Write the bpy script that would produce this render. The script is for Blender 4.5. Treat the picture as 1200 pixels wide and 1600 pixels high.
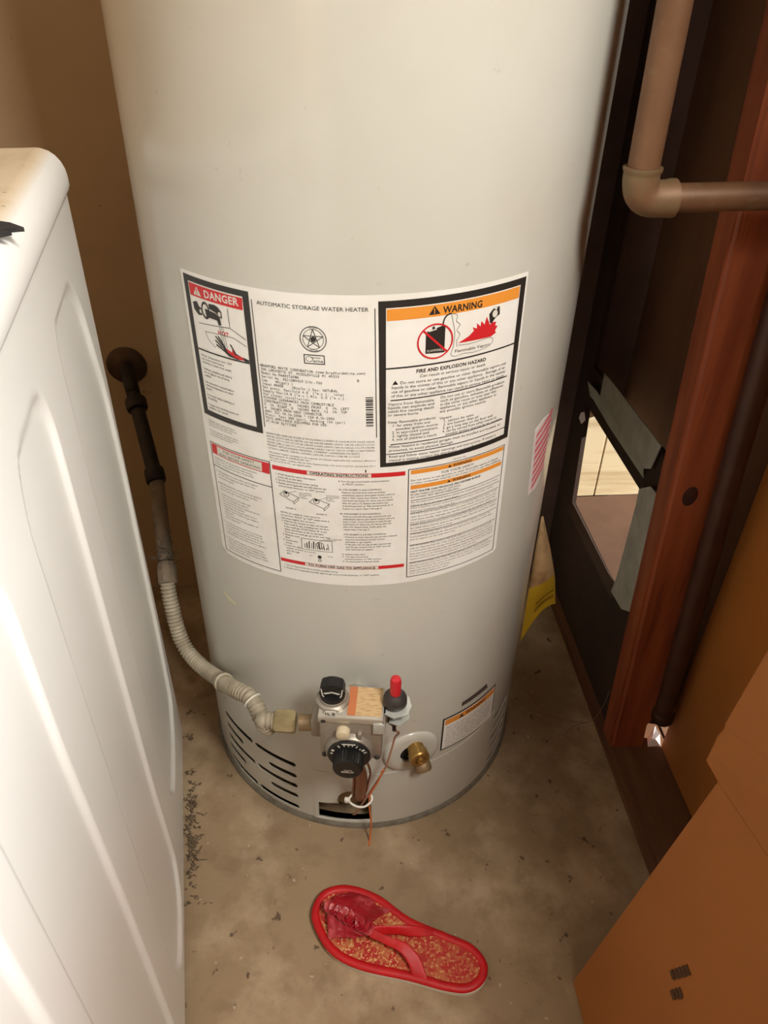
import bpy, bmesh, math, random
from mathutils import Vector, Matrix
from mathutils.geometry import tessellate_polygon

random.seed(7)
SC = bpy.context.scene
COL = SC.collection
for o in list(bpy.data.objects):
    bpy.data.objects.remove(o, do_unlink=True)

# ------------------------------------------------------------ camera
cd = bpy.data.cameras.new('camera')
cam = bpy.data.objects.new('camera', cd)
COL.objects.link(cam)
cd.sensor_width = 36
cd.lens = 1202.0 * 36 / 1600
cd.clip_start = 0.02
cam.matrix_world = Matrix(((0.9967, 0.0317, -0.0752, -0.0567),
                           (-0.0793, 0.5947, -0.8000, -0.9235),
                           (0.0193, 0.8033, 0.5953, 1.1034),
                           (0, 0, 0, 1)))
SC.camera = cam

# ------------------------------------------------------------ world, light, exposure
SC.view_settings.view_transform = 'Standard'
SC.view_settings.look = 'None'
SC.view_settings.gamma = 1
SC.view_settings.use_curve_mapping = False
SC.view_settings.exposure = 0.0
wd = bpy.data.worlds.new('sky')
SC.world = wd
wd.use_nodes = True
wd.node_tree.nodes['Background'].inputs[0].default_value = (1.0, 0.90, 0.74, 1)
wd.node_tree.nodes['Background'].inputs[1].default_value = 0.10


def area(name, loc, target, sx, sy, power, col):
    l = bpy.data.lights.new(name, 'AREA')
    l.shape = 'RECTANGLE'
    l.size, l.size_y, l.energy, l.color = sx, sy, power, col
    o = bpy.data.objects.new(name, l)
    o.location = loc
    o.rotation_euler = (Vector(target) - Vector(loc)).to_track_quat('-Z', 'Y').to_euler()
    COL.objects.link(o)
    return o


area('side_daylight_fill', (1.80, -1.50, 1.66), (-0.25, -0.5, 0.75), 0.9, 0.9, 62, (0.95, 0.98, 1.0))  # unseen area light added for daylight from right behind, whitens the washer
area('ceiling_lamp_light', (0.54, -1.22, 1.93), (0.0, -0.25, 0.90), 0.4, 0.35, 31, (1.0, 0.97, 0.90))
sl = bpy.data.lights.new('sun', 'SUN')
sl.energy = 11.0
sl.angle = 0.02
sl.color = (1.0, 0.93, 0.80)
so = bpy.data.objects.new('sun', sl)
so.rotation_euler = Vector((-0.80, 0.25, -0.30)).to_track_quat('-Z', 'Y').to_euler()
so.location = (4, -1, 3)
COL.objects.link(so)


# ------------------------------------------------------------ helpers
def s2l(c):
    r = []
    for v in c:
        v = v / 255.0
        r.append(v / 12.92 if v <= 0.04045 else ((v + 0.055) / 1.055) ** 2.4)
    return (r[0], r[1], r[2], 1.0)


def mat(name, rgb, rough=0.5, metal=0.0, spots=(), bump=None, spec=0.5, coat=0.0, stretch=None):
    """procedural material; spots: (scale, lo, hi, rgb, strength, detail) noise overlays"""
    m = bpy.data.materials.new(name)
    m.use_nodes = True
    nt = m.node_tree
    b = nt.nodes['Principled BSDF']
    b.inputs['Roughness'].default_value = rough
    b.inputs['Metallic'].default_value = metal
    b.inputs['Specular IOR Level'].default_value = spec
    b.inputs['Coat Weight'].default_value = coat
    b.inputs['Base Color'].default_value = s2l(rgb)
    tc = nt.nodes.new('ShaderNodeTexCoord')
    vec = tc.outputs['Object']
    if stretch:
        mp = nt.nodes.new('ShaderNodeMapping')
        mp.inputs['Scale'].default_value = stretch
        nt.links.new(vec, mp.inputs['Vector'])
        vec = mp.outputs['Vector']
    prev = None
    for sp in spots:
        sc, lo, hi, col, st, det = sp
        n = nt.nodes.new('ShaderNodeTexNoise')
        n.inputs['Scale'].default_value = sc
        n.inputs['Detail'].default_value = det
        n.inputs['Roughness'].default_value = 0.6
        nt.links.new(vec, n.inputs['Vector'])
        mr = nt.nodes.new('ShaderNodeMapRange')
        mr.inputs['From Min'].default_value = lo
        mr.inputs['From Max'].default_value = hi
        mr.inputs['To Max'].default_value = st
        nt.links.new(n.outputs['Fac'], mr.inputs['Value'])
        mx = nt.nodes.new('ShaderNodeMixRGB')
        nt.links.new(mr.outputs[0], mx.inputs['Fac'])
        if prev is None:
            mx.inputs['Color1'].default_value = s2l(rgb)
        else:
            nt.links.new(prev, mx.inputs['Color1'])
        mx.inputs['Color2'].default_value = s2l(col)
        prev = mx.outputs[0]
    if prev is not None:
        nt.links.new(prev, b.inputs['Base Color'])
    if bump:
        n = nt.nodes.new('ShaderNodeTexNoise')
        n.inputs['Scale'].default_value = bump[0]
        n.inputs['Detail'].default_value = 5
        nt.links.new(vec, n.inputs['Vector'])
        bp = nt.nodes.new('ShaderNodeBump')
        bp.inputs['Strength'].default_value = bump[1]
        bp.inputs['Distance'].default_value = bump[2]
        nt.links.new(n.outputs['Fac'], bp.inputs['Height'])
        nt.links.new(bp.outputs[0], b.inputs['Normal'])
    return m


WM = {}


def empty(name, label, cat, loc=(0, 0, 0), rot=None, group=None):
    o = bpy.data.objects.new(name, None)
    COL.objects.link(o)
    o.empty_display_size = 0.05
    mw = Matrix.Translation(loc)
    if rot is not None:
        mw = mw @ rot.to_4x4()
    o.matrix_world = mw
    WM[o] = mw
    o['label'] = label
    o['category'] = cat
    if group:
        o['group'] = group
    return o


def obj(name, bm, m, parent=None, smooth=None, label=None, kind=None, normals=None, world=True):
    """links a bmesh (world coordinates) as one mesh object under parent"""
    mw = WM.get(parent, Matrix()) if parent is not None else Matrix()
    if world and parent is not None:
        bm.transform(mw.inverted())
    bmesh.ops.recalc_face_normals(bm, faces=bm.faces[:]) if normals != 'keep' else None
    me = bpy.data.meshes.new(name)
    bm.to_mesh(me)
    bm.free()
    me.materials.append(m)
    o = bpy.data.objects.new(name, me)
    COL.objects.link(o)
    if smooth is not None:
        for p in me.polygons:
            p.use_smooth = True
        if smooth < 179:
            me.set_sharp_from_angle(angle=math.radians(smooth))
    if parent is not None:
        o.parent = parent
        WM[o] = mw
    if label:
        o['label'] = label
    if kind:
        o['kind'] = kind
    return o


def tag(o, label, cat, group=None, kind=None):
    o['label'] = label
    o['category'] = cat
    if group:
        o['group'] = group
    if kind:
        o['kind'] = kind
    return o


def box(bm, c, s, M=None, bev=0.0, seg=2):
    """box centre c, full size s, in frame M"""
    t = bmesh.new()
    bmesh.ops.create_cube(t, size=1)
    bmesh.ops.scale(t, vec=s, verts=t.verts)
    if bev > 0:
        bmesh.ops.bevel(t, geom=t.edges[:], offset=bev, segments=seg, affect='EDGES', profile=0.5)
    bmesh.ops.translate(t, vec=c, verts=t.verts)
    if M is not None:
        t.transform(M)
    join(bm, t)


def join(bm, t):
    me = bpy.data.meshes.new('tmp')
    t.to_mesh(me)
    t.free()
    bm.from_mesh(me)
    bpy.data.meshes.remove(me)


def ring_frames(pts, closed=False):
    pts = [Vector(p) for p in pts]
    n = len(pts)
    tang = []
    for i in range(n):
        a = pts[i - 1] if (i > 0 or closed) else pts[i]
        b = pts[(i + 1) % n] if (i < n - 1 or closed) else pts[i]
        tang.append((b - a).normalized())
    u = tang[0].orthogonal().normalized()
    fr = []
    for i in range(n):
        u = (u - tang[i] * u.dot(tang[i]))
        u = u.normalized() if u.length > 1e-6 else tang[i].orthogonal().normalized()
        fr.append((u, tang[i].cross(u)))
    return pts, fr


def tube(bm, pts, r, seg=12, closed=False, cap=True):
    pts, fr = ring_frames(pts, closed)
    rr = r if isinstance(r, (list, tuple)) else [r] * len(pts)
    rings = []
    for p, (u, v), q in zip(pts, fr, rr):
        rings.append([bm.verts.new(p + (u * math.cos(a) + v * math.sin(a)) * q)
                      for a in [2 * math.pi * k / seg for k in range(seg)]])
    n = len(rings)
    for i in range(n if closed else n - 1):
        A, B = rings[i], rings[(i + 1) % n]
        for k in range(seg):
            bm.faces.new((A[k], A[(k + 1) % seg], B[(k + 1) % seg], B[k]))
    if cap and not closed:
        bm.faces.new(rings[0][::-1])
        bm.faces.new(rings[-1])


def lathe(bm, prof, M=None, seg=32, ang=None, cap=True):
    """prof: (radius, height) around local z"""
    rings = []
    for r, h in prof:
        rings.append([bm.verts.new(Vector((r * math.cos(a), r * math.sin(a), h)))
                      for a in [2 * math.pi * k / seg for k in range(seg)]])
    for A, B in zip(rings, rings[1:]):
        for k in range(seg):
            bm.faces.new((A[k], A[(k + 1) % seg], B[(k + 1) % seg], B[k]))
    if cap:
        bm.faces.new(rings[0][::-1])
        bm.faces.new(rings[-1])
    if M is not None:
        vs = [v for r in rings for v in r]
        bmesh.ops.transform(bm, matrix=M, verts=vs)


def along(p, d, up=None):
    """matrix whose local z runs along d from p"""
    d = Vector(d).normalized()
    q = d.to_track_quat('Z', 'Y')
    return Matrix.Translation(p) @ q.to_matrix().to_4x4()


def spline(pts, n=8, closed=False):
    pts = [Vector(p) for p in pts]
    out = []
    N = len(pts)
    rng = N if closed else N - 1
    for i in range(rng):
        if closed:
            p0, p1, p2, p3 = pts[i - 1], pts[i], pts[(i + 1) % N], pts[(i + 2) % N]
        else:
            p0 = pts[i - 1] if i > 0 else pts[i] * 2 - pts[i + 1]
            p1, p2 = pts[i], pts[i + 1]
            p3 = pts[i + 2] if i + 2 < N else pts[i + 1] * 2 - pts[i]
        for k in range(n):
            t = k / n
            out.append(0.5 * ((2 * p1) + (-p0 + p2) * t + (2 * p0 - 5 * p1 + 4 * p2 - p3) * t * t
                              + (-p0 + 3 * p1 - 3 * p2 + p3) * t ** 3))
    if not closed:
        out.append(pts[-1])
    return out


def prism(bm, loops, d0, d1, M=None):
    """flat plate from 2D loops (first outer, others holes), local x/y, thickness from z=d0 to d1"""
    L = [[Vector((x, y, 0)) for x, y in lp] for lp in loops]
    tri = tessellate_polygon(L)
    flat = [p for lp in L for p in lp]
    for z in (d0, d1):
        vs = [bm.verts.new((p.x, p.y, z)) for p in flat]
        for t in tri:
            try:
                bm.faces.new([vs[i] for i in t])
            except ValueError:
                pass
        if z == d0:
            a = vs
        else:
            b = vs
    o = 0
    for lp in L:
        n = len(lp)
        for k in range(n):
            i, j = o + k, o + (k + 1) % n
            bm.faces.new((a[i], a[j], b[j], b[i]))
        o += n
    if M is not None:
        bmesh.ops.transform(bm, matrix=M, verts=a + b)


# ------------------------------------------------------------ heater cylinder coordinates
R = 0.255
PH0 = math.radians(-3.5134)     # the heater's front, seen from the aisle


def cyl(u, v, off=0.0):
    """u mm round the jacket from the front, v mm above the floor"""
    a = PH0 + u / 1000 / R
    return Vector(((R + off) * math.sin(a), -(R + off) * math.cos(a), v / 1000))


DE = math.radians(1.3)


def lab(a, b):
    """big label's own mm coordinates -> jacket coordinates"""
    return (-12 + a * math.cos(DE) - b * math.sin(DE), 677 + a * math.sin(DE) + b * math.cos(DE))


def fr(u, z):
    """frame on the jacket: x tangent to the right, y inward, z up; metres"""
    a = PH0 + u / 1000 / R
    t = Vector((math.cos(a), math.sin(a), 0))
    n = Vector((math.sin(a), -math.cos(a), 0))
    M = Matrix.Identity(4)
    p = n * R + Vector((0, 0, z))
    for i in range(3):
        M[i][0], M[i][1], M[i][2], M[i][3] = t[i], -n[i], (0, 0, 1)[i], p[i]
    return M


class Flat:
    """collects flat 2D pieces (mm), then wraps them on the jacket"""

    def __init__(self):
        self.v, self.f = [], []

    def poly(self, *loops):
        L = [[Vector((x, y, 0)) for x, y in lp] for lp in loops]
        b = len(self.v)
        for lp in L:
            self.v += [(p.x, p.y) for p in lp]
        for t in tessellate_polygon(L):
            self.f.append(tuple(b + i for i in t))

    def rect(self, x0, y0, x1, y1):
        self.poly([(x0, y0), (x1, y0), (x1, y1), (x0, y1)])

    def frame(self, x0, y0, x1, y1, w, h=None):
        h = h or w
        self.poly([(x0, y0), (x1, y0), (x1, y1), (x0, y1)],
                  [(x0 + w, y0 + h), (x1 - w, y0 + h), (x1 - w, y1 - h), (x0 + w, y1 - h)])

    def line(self, p, q, w):
        d = Vector((q[0] - p[0], q[1] - p[1]))
        n = Vector((-d.y, d.x)).normalized() * w / 2
        self.poly([(p[0] + n.x, p[1] + n.y), (p[0] - n.x, p[1] - n.y), (q[0] - n.x, q[1] - n.y), (q[0] + n.x, q[1] + n.y)])

    def path(self, pts, w):
        for p, q in zip(pts, pts[1:]):
            self.line(p, q, w)

    def ring(self, cx, cy, r, w, seg=36, sx=1.0):
        A = [(cx + sx * r * math.cos(2 * math.pi * k / seg), cy + r * math.sin(2 * math.pi * k / seg)) for k in range(seg)]
        q = r - w
        B = [(cx + sx * q * math.cos(2 * math.pi * k / seg), cy + q * math.sin(2 * math.pi * k / seg)) for k in range(seg)]
        self.poly(A, B)

    def disc(self, cx, cy, r, seg=20, sx=1.0):
        self.poly([(cx + sx * r * math.cos(2 * math.pi * k / seg), cy + r * math.sin(2 * math.pi * k / seg)) for k in range(seg)])

    def build(self, name, m, parent, fn, off, label=None, step=8.0, thick=0.0):
        bm = bmesh.new()
        vs = [bm.verts.new((x, y, 0)) for x, y in self.v]
        for t in self.f:
            try:
                bm.faces.new([vs[i] for i in t])
            except ValueError:
                pass
        lo, hi = min(x for x, y in self.v), max(x for x, y in self.v)
        if step:
            x = math.ceil(lo / step) * step
            while x < hi:
                bmesh.ops.bisect_plane(bm, geom=bm.verts[:] + bm.edges[:] + bm.faces[:], dist=1e-5,
                                       plane_co=(x + 0.013, 0, 0), plane_no=(1, 0, 0))
                x += step
        side = []
        if thick:
            bm.verts.index_update()
            for e in [e for e in bm.edges if len(e.link_faces) == 1]:
                side.append((e.verts[0].co.copy(), e.verts[1].co.copy()))
        nf = len(bm.verts)
        nrm = []
        for v in bm.verts:
            u, z = fn(v.co.x, v.co.y)
            v.co = cyl(u, z, off)
            nrm.append(Vector((v.co.x, v.co.y, 0)).normalized())
        for f in bm.faces:
            f.normal_update()
            c = f.calc_center_median()
            if f.normal.dot(Vector((c.x, c.y, 0))) < 0:
                f.normal_flip()
        for p, q in side:
            a = [cyl(*fn(p.x, p.y), off), cyl(*fn(q.x, q.y), off), cyl(*fn(q.x, q.y), off - thick), cyl(*fn(p.x, p.y), off - thick)]
            bm.faces.new([bm.verts.new(c) for c in a])
        me = bpy.data.meshes.new(name)
        bm.to_mesh(me)
        bm.free()
        me.materials.append(m)
        for pl in me.polygons:
            pl.use_smooth = True
        me.normals_split_custom_set_from_vertices(nrm + [Vector((0, 0, 0))] * (len(me.vertices) - nf))
        o = bpy.data.objects.new(name, me)
        COL.objects.link(o)
        o.parent = parent
        WM[o] = WM.get(parent, Matrix())
        if label:
            o['label'] = label
        return o


# glyph cache ------------------------------------------------------------
CHARS = sorted(set('ABCDEFGHIJKLMNOPQRSTUVWXYZabcdefghijklmnopqrstuvwxyz0123456789.,:;!?()/-*&\'"#%'))


def make_glyphs(bold):
    tmp = []
    for c in CHARS + ['|'] + [c + '|' for c in CHARS]:
        cu = bpy.data.curves.new('t', 'FONT')
        cu.body = c
        cu.size = 1
        cu.resolution_u = 2
        cu.offset = bold
        o = bpy.data.objects.new('t', cu)
        COL.objects.link(o)
        tmp.append((c, o))
    dg = bpy.context.evaluated_depsgraph_get()
    G, mx = {}, {}
    for c, o in tmp:
        e = o.evaluated_get(dg)
        me = e.to_mesh()
        vs = [(v.co.x, v.co.y) for v in me.vertices]
        fs = [tuple(p.vertices) for p in me.polygons]
        G[c] = (vs, fs)
        mx[c] = max(x for x, y in vs)
        e.to_mesh_clear()
    for c, o in tmp:
        cu = o.data
        bpy.data.objects.remove(o)
        bpy.data.curves.remove(cu)
    out = {}
    for c in CHARS:
        out[c] = (G[c][0], G[c][1], mx[c + '|'] - mx['|'])
    return out


GL = {False: make_glyphs(0.0), True: make_glyphs(0.028)}
CAP = max(y for x, y in GL[False]['H'][0])


def text(fl, s, x, y, h, w=None, al='L', bold=False, mono=None, xs=1.0):
    """cap height h mm, baseline y; w squeezes or stretches to a width; mono = fixed pitch"""
    g = GL[bold]
    k = h / CAP
    adv = [0.0]
    for c in s:
        a = 0.30 if c not in g else g[c][2] + (0.03 if bold else 0)
        adv.append(adv[-1] + (mono / k if mono else a))
    sx = k * xs
    if w and adv[-1] > 0:
        sx = w / adv[-1]
    tot = adv[-1] * sx
    x0 = x - (tot / 2 if al == 'C' else tot if al == 'R' else 0)
    for c, a in zip(s, adv):
        if c not in g:
            continue
        vs, fs, ad = g[c]
        sh = (mono / k - ad) / 2 if mono else 0
        b = len(fl.v)
        q = min(1.0, (mono / k) / (ad * 0.98)) if mono else 1.0
        for vx, vy in vs:
            fl.v.append((x0 + (a + (sh if q == 1 else 0) + vx * q) * sx, y + vy * k))
        for f in fs:
            fl.f.append(tuple(b + i for i in f))


def para(fl, lines, x, y, h, pitch, w=None, bold=False, al='L'):
    for i, s in enumerate(lines):
        if isinstance(s, tuple):
            s, ww = s
        else:
            ww = None
        text(fl, s, x, y - i * pitch, h, w=ww, bold=bold, al=al)


# ------------------------------------------------------------ materials
M = {}
M['jacket'] = mat('jacket_enamel', (201, 199, 189), 0.20, spots=((3.0, 0.45, 0.75, (184, 176, 160), 0.6, 4), (60, 0.70, 0.78, (150, 140, 120), 0.35, 3)), bump=(9, 0.05, 0.01))
M['dust'] = mat('grey_dust', (120, 112, 98), 0.95, spots=((60, 0.4, 0.7, (90, 82, 70), 0.8, 5),), bump=(150, 0.6, 0.003))
M['dark'] = mat('dark_inside', (15, 12, 10), 0.95)  # near-black base carries the shade inside the jacket and drain recess
M['paper'] = mat('label_paper', (240, 238, 232), 0.42, spots=((14, 0.45, 0.8, (214, 206, 188), 0.5, 4),))
M['k'] = mat('black_ink', (44, 41, 38), 0.42)
M['grey'] = mat('grey_ink', (96, 92, 86), 0.5)
M['red'] = mat('red_ink', (206, 40, 46), 0.42)
M['orange'] = mat('orange_ink', (232, 150, 58), 0.42)
M['white_ink'] = mat('white_ink', (220, 216, 205), 0.5)
M['brass'] = mat('brass', (176, 140, 78), 0.36, 0.8, spots=((40, 0.45, 0.7, (120, 92, 52), 0.6, 4),))
M['dull_brass'] = mat('dull_brass', (150, 126, 92), 0.55, 0.5, spots=((50, 0.4, 0.7, (118, 100, 76), 0.7, 4),))
M['alu'] = mat('cast_aluminium', (168, 160, 148), 0.42, 0.55, spots=((30, 0.4, 0.75, (140, 128, 112), 0.6, 5),), bump=(200, 0.25, 0.001))
M['zinc'] = mat('zinc_plate', (206, 208, 200), 0.35, 0.35, spots=((25, 0.4, 0.7, (150, 148, 142), 0.5, 4),))
M['galv'] = mat('galvanised_sheet', (184, 190, 184), 0.5, 0.15, spots=((22, 0.4, 0.65, (150, 155, 150), 0.7, 4), (70, 0.68, 0.74, (170, 170, 165), 0.4, 2)), bump=(40, 0.1, 0.002))
M['blackp'] = mat('black_plastic', (26, 25, 25), 0.38)
M['redp'] = mat('red_plastic', (200, 38, 48), 0.4)
M['bluegrey'] = mat('dark_steel', (66, 60, 58), 0.5, 0.3)
M['hose'] = mat('coated_hose', (168, 158, 138), 0.6, 0.15, spots=((40, 0.4, 0.7, (140, 128, 108), 0.8, 4),))
M['copper'] = mat('copper', (156, 98, 66), 0.42, 0.7, spots=((12, 0.4, 0.7, (118, 78, 54), 0.8, 5),))
M['copperpipe'] = mat('old_copper_pipe', (122, 88, 62), 0.5, 0.25, spots=((14, 0.42, 0.7, (100, 70, 48), 0.8, 5), (60, 0.62, 0.72, (130, 116, 90), 0.4, 3)))
M['blackpipe'] = mat('black_iron', (44, 40, 37), 0.55, 0.4, spots=((30, 0.4, 0.7, (70, 62, 54), 0.6, 4),))
M['greypipe'] = mat('dusty_pipe', (132, 118, 100), 0.85, spots=((35, 0.4, 0.7, (100, 88, 74), 0.8, 5),), bump=(80, 0.4, 0.002))
M['darkpipe'] = mat('brown_iron_pipe', (74, 50, 40), 0.4, 0.3, spots=((20, 0.4, 0.7, (54, 36, 28), 0.8, 4),))
M['washer'] = mat('white_enamel', (240, 239, 234), 0.28, spots=((1.6, 0.45, 0.8, (232, 228, 218), 0.5, 3),))
M['washtop'] = mat('dusty_white_enamel', (226, 208, 180), 0.45, spots=((16, 0.50, 0.70, (200, 176, 142), 0.75, 6), (75, 0.66, 0.72, (120, 100, 78), 0.7, 4)))
M['cloth'] = mat('black_cloth', (50, 46, 44), 0.95, spots=((90, 0.4, 0.6, (34, 32, 32), 0.8, 3),))
M['wood'] = mat('redwood', (150, 78, 44), 0.55, spots=((14, 0.38, 0.66, (112, 50, 28), 0.85, 6), (34, 0.60, 0.72, (84, 36, 22), 0.6, 4)), stretch=(3, 3, 0.22), bump=(40, 0.15, 0.002))
M['woodlight'] = mat('worn_wood_edge', (176, 104, 64), 0.55, spots=((14, 0.4, 0.66, (150, 84, 48), 0.8, 6),), stretch=(3, 3, 0.22))
M['sill'] = mat('old_sill_wood', (112, 76, 50), 0.8, spots=((10, 0.38, 0.66, (84, 50, 34), 0.9, 6),), stretch=(3, 0.3, 3), bump=(50, 0.3, 0.002))
M['ply'] = mat('dark_sheathing', (140, 106, 84), 0.85, spots=((8, 0.4, 0.7, (116, 84, 66), 0.8, 5),), stretch=(1, 1, 0.3))
M['felt'] = mat('tar_felt', (112, 90, 86), 0.9, spots=((10, 0.4, 0.7, (92, 74, 70), 0.8, 4),))
M['darkfelt'] = mat('old_dark_board', (58, 40, 32), 0.9, spots=((10, 0.4, 0.7, (42, 29, 24), 0.8, 4),))
M['drywall'] = mat('tan_plaster', (200, 174, 142), 0.9, spots=((3, 0.4, 0.75, (180, 152, 120), 0.7, 4), (26, 0.70, 0.77, (98, 70, 46), 0.6, 3)), bump=(60, 0.12, 0.003))
M['ceiling'] = mat('ceiling_board', (190, 172, 146), 0.9, spots=((3, 0.4, 0.7, (170, 152, 126), 0.5, 3),))
M['card'] = mat('cardboard', (166, 104, 48), 0.8, spots=((5, 0.4, 0.7, (152, 92, 40), 0.6, 3),), bump=(120, 0.06, 0.001))
M['card2'] = mat('brown_cardboard', (170, 104, 36), 0.85, spots=((4, 0.4, 0.7, (154, 92, 30), 0.6, 3),), bump=(120, 0.06, 0.001))
M['cream'] = mat('cream_board', (226, 212, 180), 0.8, spots=((3, 0.45, 0.62, (186, 160, 120), 0.7, 6),), stretch=(1.0, 1.0, 9.0))
M['outground'] = mat('outdoor_slab', (108, 80, 64), 0.9, spots=((8, 0.4, 0.7, (84, 60, 48), 0.8, 5),))
M['yellow'] = mat('yellow_print', (206, 172, 40), 0.6, spots=((12, 0.45, 0.7, (186, 150, 36), 0.6, 4),))
M['tagback'] = mat('bare_paper', (198, 166, 122), 0.75, spots=((18, 0.45, 0.62, (150, 116, 76), 0.9, 5),))
M['pink'] = mat('pink_patch', (226, 110, 120), 0.35, spots=((30, 0.45, 0.6, (236, 150, 150), 0.6, 3),))
M['patchwhite'] = mat('white_patch', (236, 226, 224), 0.35)
M['white'] = mat('white_nylon', (226, 222, 210), 0.5)
M['sred'] = mat('red_satin', (196, 12, 20), 0.5, spots=((40, 0.45, 0.7, (164, 8, 18), 0.6, 4),), bump=(160, 0.25, 0.001))
M['sgauze'] = mat('red_organza', (158, 14, 30), 0.4, spots=((28, 0.5, 0.64, (214, 96, 100), 0.75, 4), (60, 0.60, 0.68, (238, 170, 150), 0.6, 4)), bump=(70, 0.5, 0.002))
M['brocade'] = mat('gold_brocade', (178, 40, 34), 0.5, spots=((85, 0.48, 0.54, (190, 112, 66), 0.85, 2), (240, 0.55, 0.61, (226, 184, 120), 0.8, 2), (16, 0.50, 0.66, (176, 36, 32), 0.5, 2)), bump=(110, 0.4, 0.001))
M['foam'] = mat('white_sole', (214, 202, 184), 0.8)
M['scrap'] = mat('bright_white', (246, 240, 248), 0.7)
M['web'] = mat('cobweb', (120, 100, 84), 0.9)


def dust_on_top(m, base):
    nt = m.node_tree
    b = nt.nodes['Principled BSDF']
    src = b.inputs['Base Color'].links[0].from_socket
    g = nt.nodes.new('ShaderNodeNewGeometry')
    sx = nt.nodes.new('ShaderNodeSeparateXYZ')
    nt.links.new(g.outputs['Normal'], sx.inputs[0])
    mr = nt.nodes.new('ShaderNodeMapRange')
    mr.inputs['From Min'].default_value = 0.75
    mr.inputs['From Max'].default_value = 0.99
    nt.links.new(sx.outputs['Z'], mr.inputs['Value'])
    mx = nt.nodes.new('ShaderNodeMixRGB')
    nt.links.new(mr.outputs[0], mx.inputs['Fac'])
    mx.inputs['Color1'].default_value = s2l(base)
    nt.links.new(src, mx.inputs['Color2'])
    nt.links.new(mx.outputs[0], b.inputs['Base Color'])


dust_on_top(M['washtop'], (240, 239, 235))


# concrete floor
def concrete():
    m = mat('concrete', (158, 134, 104), 0.9, spots=(
        (2.2, 0.42, 0.72, (134, 113, 85), 0.8, 5),
        (7.0, 0.48, 0.66, (190, 168, 138), 0.75, 6),
        (22, 0.50, 0.66, (126, 102, 76), 0.5, 5),
        (38, 0.655, 0.70, (84, 66, 50), 0.85, 3),
        (70, 0.68, 0.72, (206, 192, 168), 0.55, 3)), bump=(55, 0.35, 0.004))
    return m


M['concrete'] = concrete()


def struct(name, bm, m, **k):
    o = obj(name, bm, m, **k)
    o['kind'] = 'structure'
    return o


# ------------------------------------------------------------ structure
bm = bmesh.new()
box(bm, (-0.54, -0.345, -0.05), (2.12, 1.53, 0.10))
box(bm, (0.2, -2.38, -0.0502), (3.8, 3.24, 0.10))
struct('floor', bm, M['concrete'])

bm = bmesh.new()
box(bm, (-0.655, 0.37, 1.25), (1.91, 0.10, 2.5))
struct('wall_back', bm, M['drywall'])
bm = bmesh.new()
box(bm, (0.402, 0.345, 1.25), (0.203, 0.05, 2.5))
corner = struct('wall_corner', bm, M['felt'])
bm = bmesh.new()
box(bm, (-1.65, -1.84, 1.25), (0.10, 4.32, 2.5))
struct('wall_left', bm, M['drywall'])
bm = bmesh.new()
box(bm, (-0.57, 0.07-0.39-0.4, 2.55), (2.18, 2.28, 0.10))
box(bm, (0.2, -2.39, 2.552), (3.8, 3.22, 0.10))
struct('ceiling', bm, M['ceiling'])
bm = bmesh.new()
box(bm, (2.05, -2.38, 1.25), (0.10, 3.24, 2.5))
struct('wall_garage_side', bm, M['drywall'])
bm = bmesh.new()
box(bm, (1.26, -0.80, 1.25), (1.48, 0.08, 2.5))
struct('wall_garage_return', bm, M['drywall'])

# right wall: sheathing with the air opening and a hole added at the sill to let sun in
MX = Matrix(((0, 0, 1, 0), (1, 0, 0, 0), (0, 1, 0, 0), (0, 0, 0, 1)))   # (x,y,z)->(z,x,y): 2D = (y,z)
bm = bmesh.new()
prism(bm, [[(-0.76, 0), (0.37, 0), (0.37, 2.5), (-0.76, 2.5)],
           [(-0.02, 0.12), (0.318, 0.12), (0.318, 0.425), (-0.02, 0.425)],
           [(-0.190, 0.031), (-0.120, 0.031), (-0.124, 0.06), (-0.136, 0.098), (-0.150, 0.104), (-0.176, 0.088), (-0.188, 0.06)]],
      0.504, 0.52, MX)
wr = struct('wall_right', bm, M['ply'])
WM[wr] = Matrix()


def lean_box(bm, x0, x1, y0, y1, z0, z1, k, M_=None, bev=0.0):
    t = bmesh.new()
    box(t, ((x0 + x1) / 2, (y0 + y1) / 2, (z0 + z1) / 2), (x1 - x0, y1 - y0, z1 - z0), bev=bev)
    for v in t.verts:
        v.co.x += k * v.co.z
    join(bm, t)


bm = bmesh.new()
prism(bm, [[(0.405, 0.030), (0.460, 0.030), (0.458, 0.085), (0.466, 0.104), (0.494, 0.108), (0.494, 2.5), (0.405, 2.5)]], 0.122, 0.160, Matrix(((1, 0, 0, 0), (0, 0, -1, 0), (0, 1, 0, 0), (0, 0, 0, 1))))  # notch at the foot added so the daylight spot shows
bmesh.ops.remove_doubles(bm, verts=bm.verts, dist=1e-6)
bmesh.ops.bevel(bm, geom=[e for e in bm.edges if e.calc_length() > 2 and min(v.co.x for v in e.verts) < 0.41], offset=0.006, segments=3, affect='EDGES')
for v in bm.verts:
    v.co.x += -0.047 * v.co.z
st = obj('stud', bm, M['wood'], wr, smooth=40)
bm = bmesh.new()
lathe(bm, [(0.0001, 0.0012), (0.006, 0.001), (0.010, 0.0)], along((0.405, -0.1605, 0.545), (0, -1, 0)) @ Matrix.Scale(1.5, 4, (0, 1, 0)), 14, cap=False)
obj('knot', bm, mat('knot_wood', (60, 24, 16), 0.7, spots=((60, 0.4, 0.6, (36, 14, 10), 0.8, 3),)), st, smooth=60)
bm = bmesh.new()
box(bm, (0.455, -0.63, 1.25), (0.089, 0.038, 2.44), bev=0.003)
obj('stud', bm, M['wood'], wr, smooth=40)
bm = bmesh.new()
box(bm, (0.4525, -0.22, 0.0150), (0.099, 1.07, 0.030), bev=0.003)
obj('sill_plate', bm, M['sill'], wr, smooth=40)
bm = bmesh.new()
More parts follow.
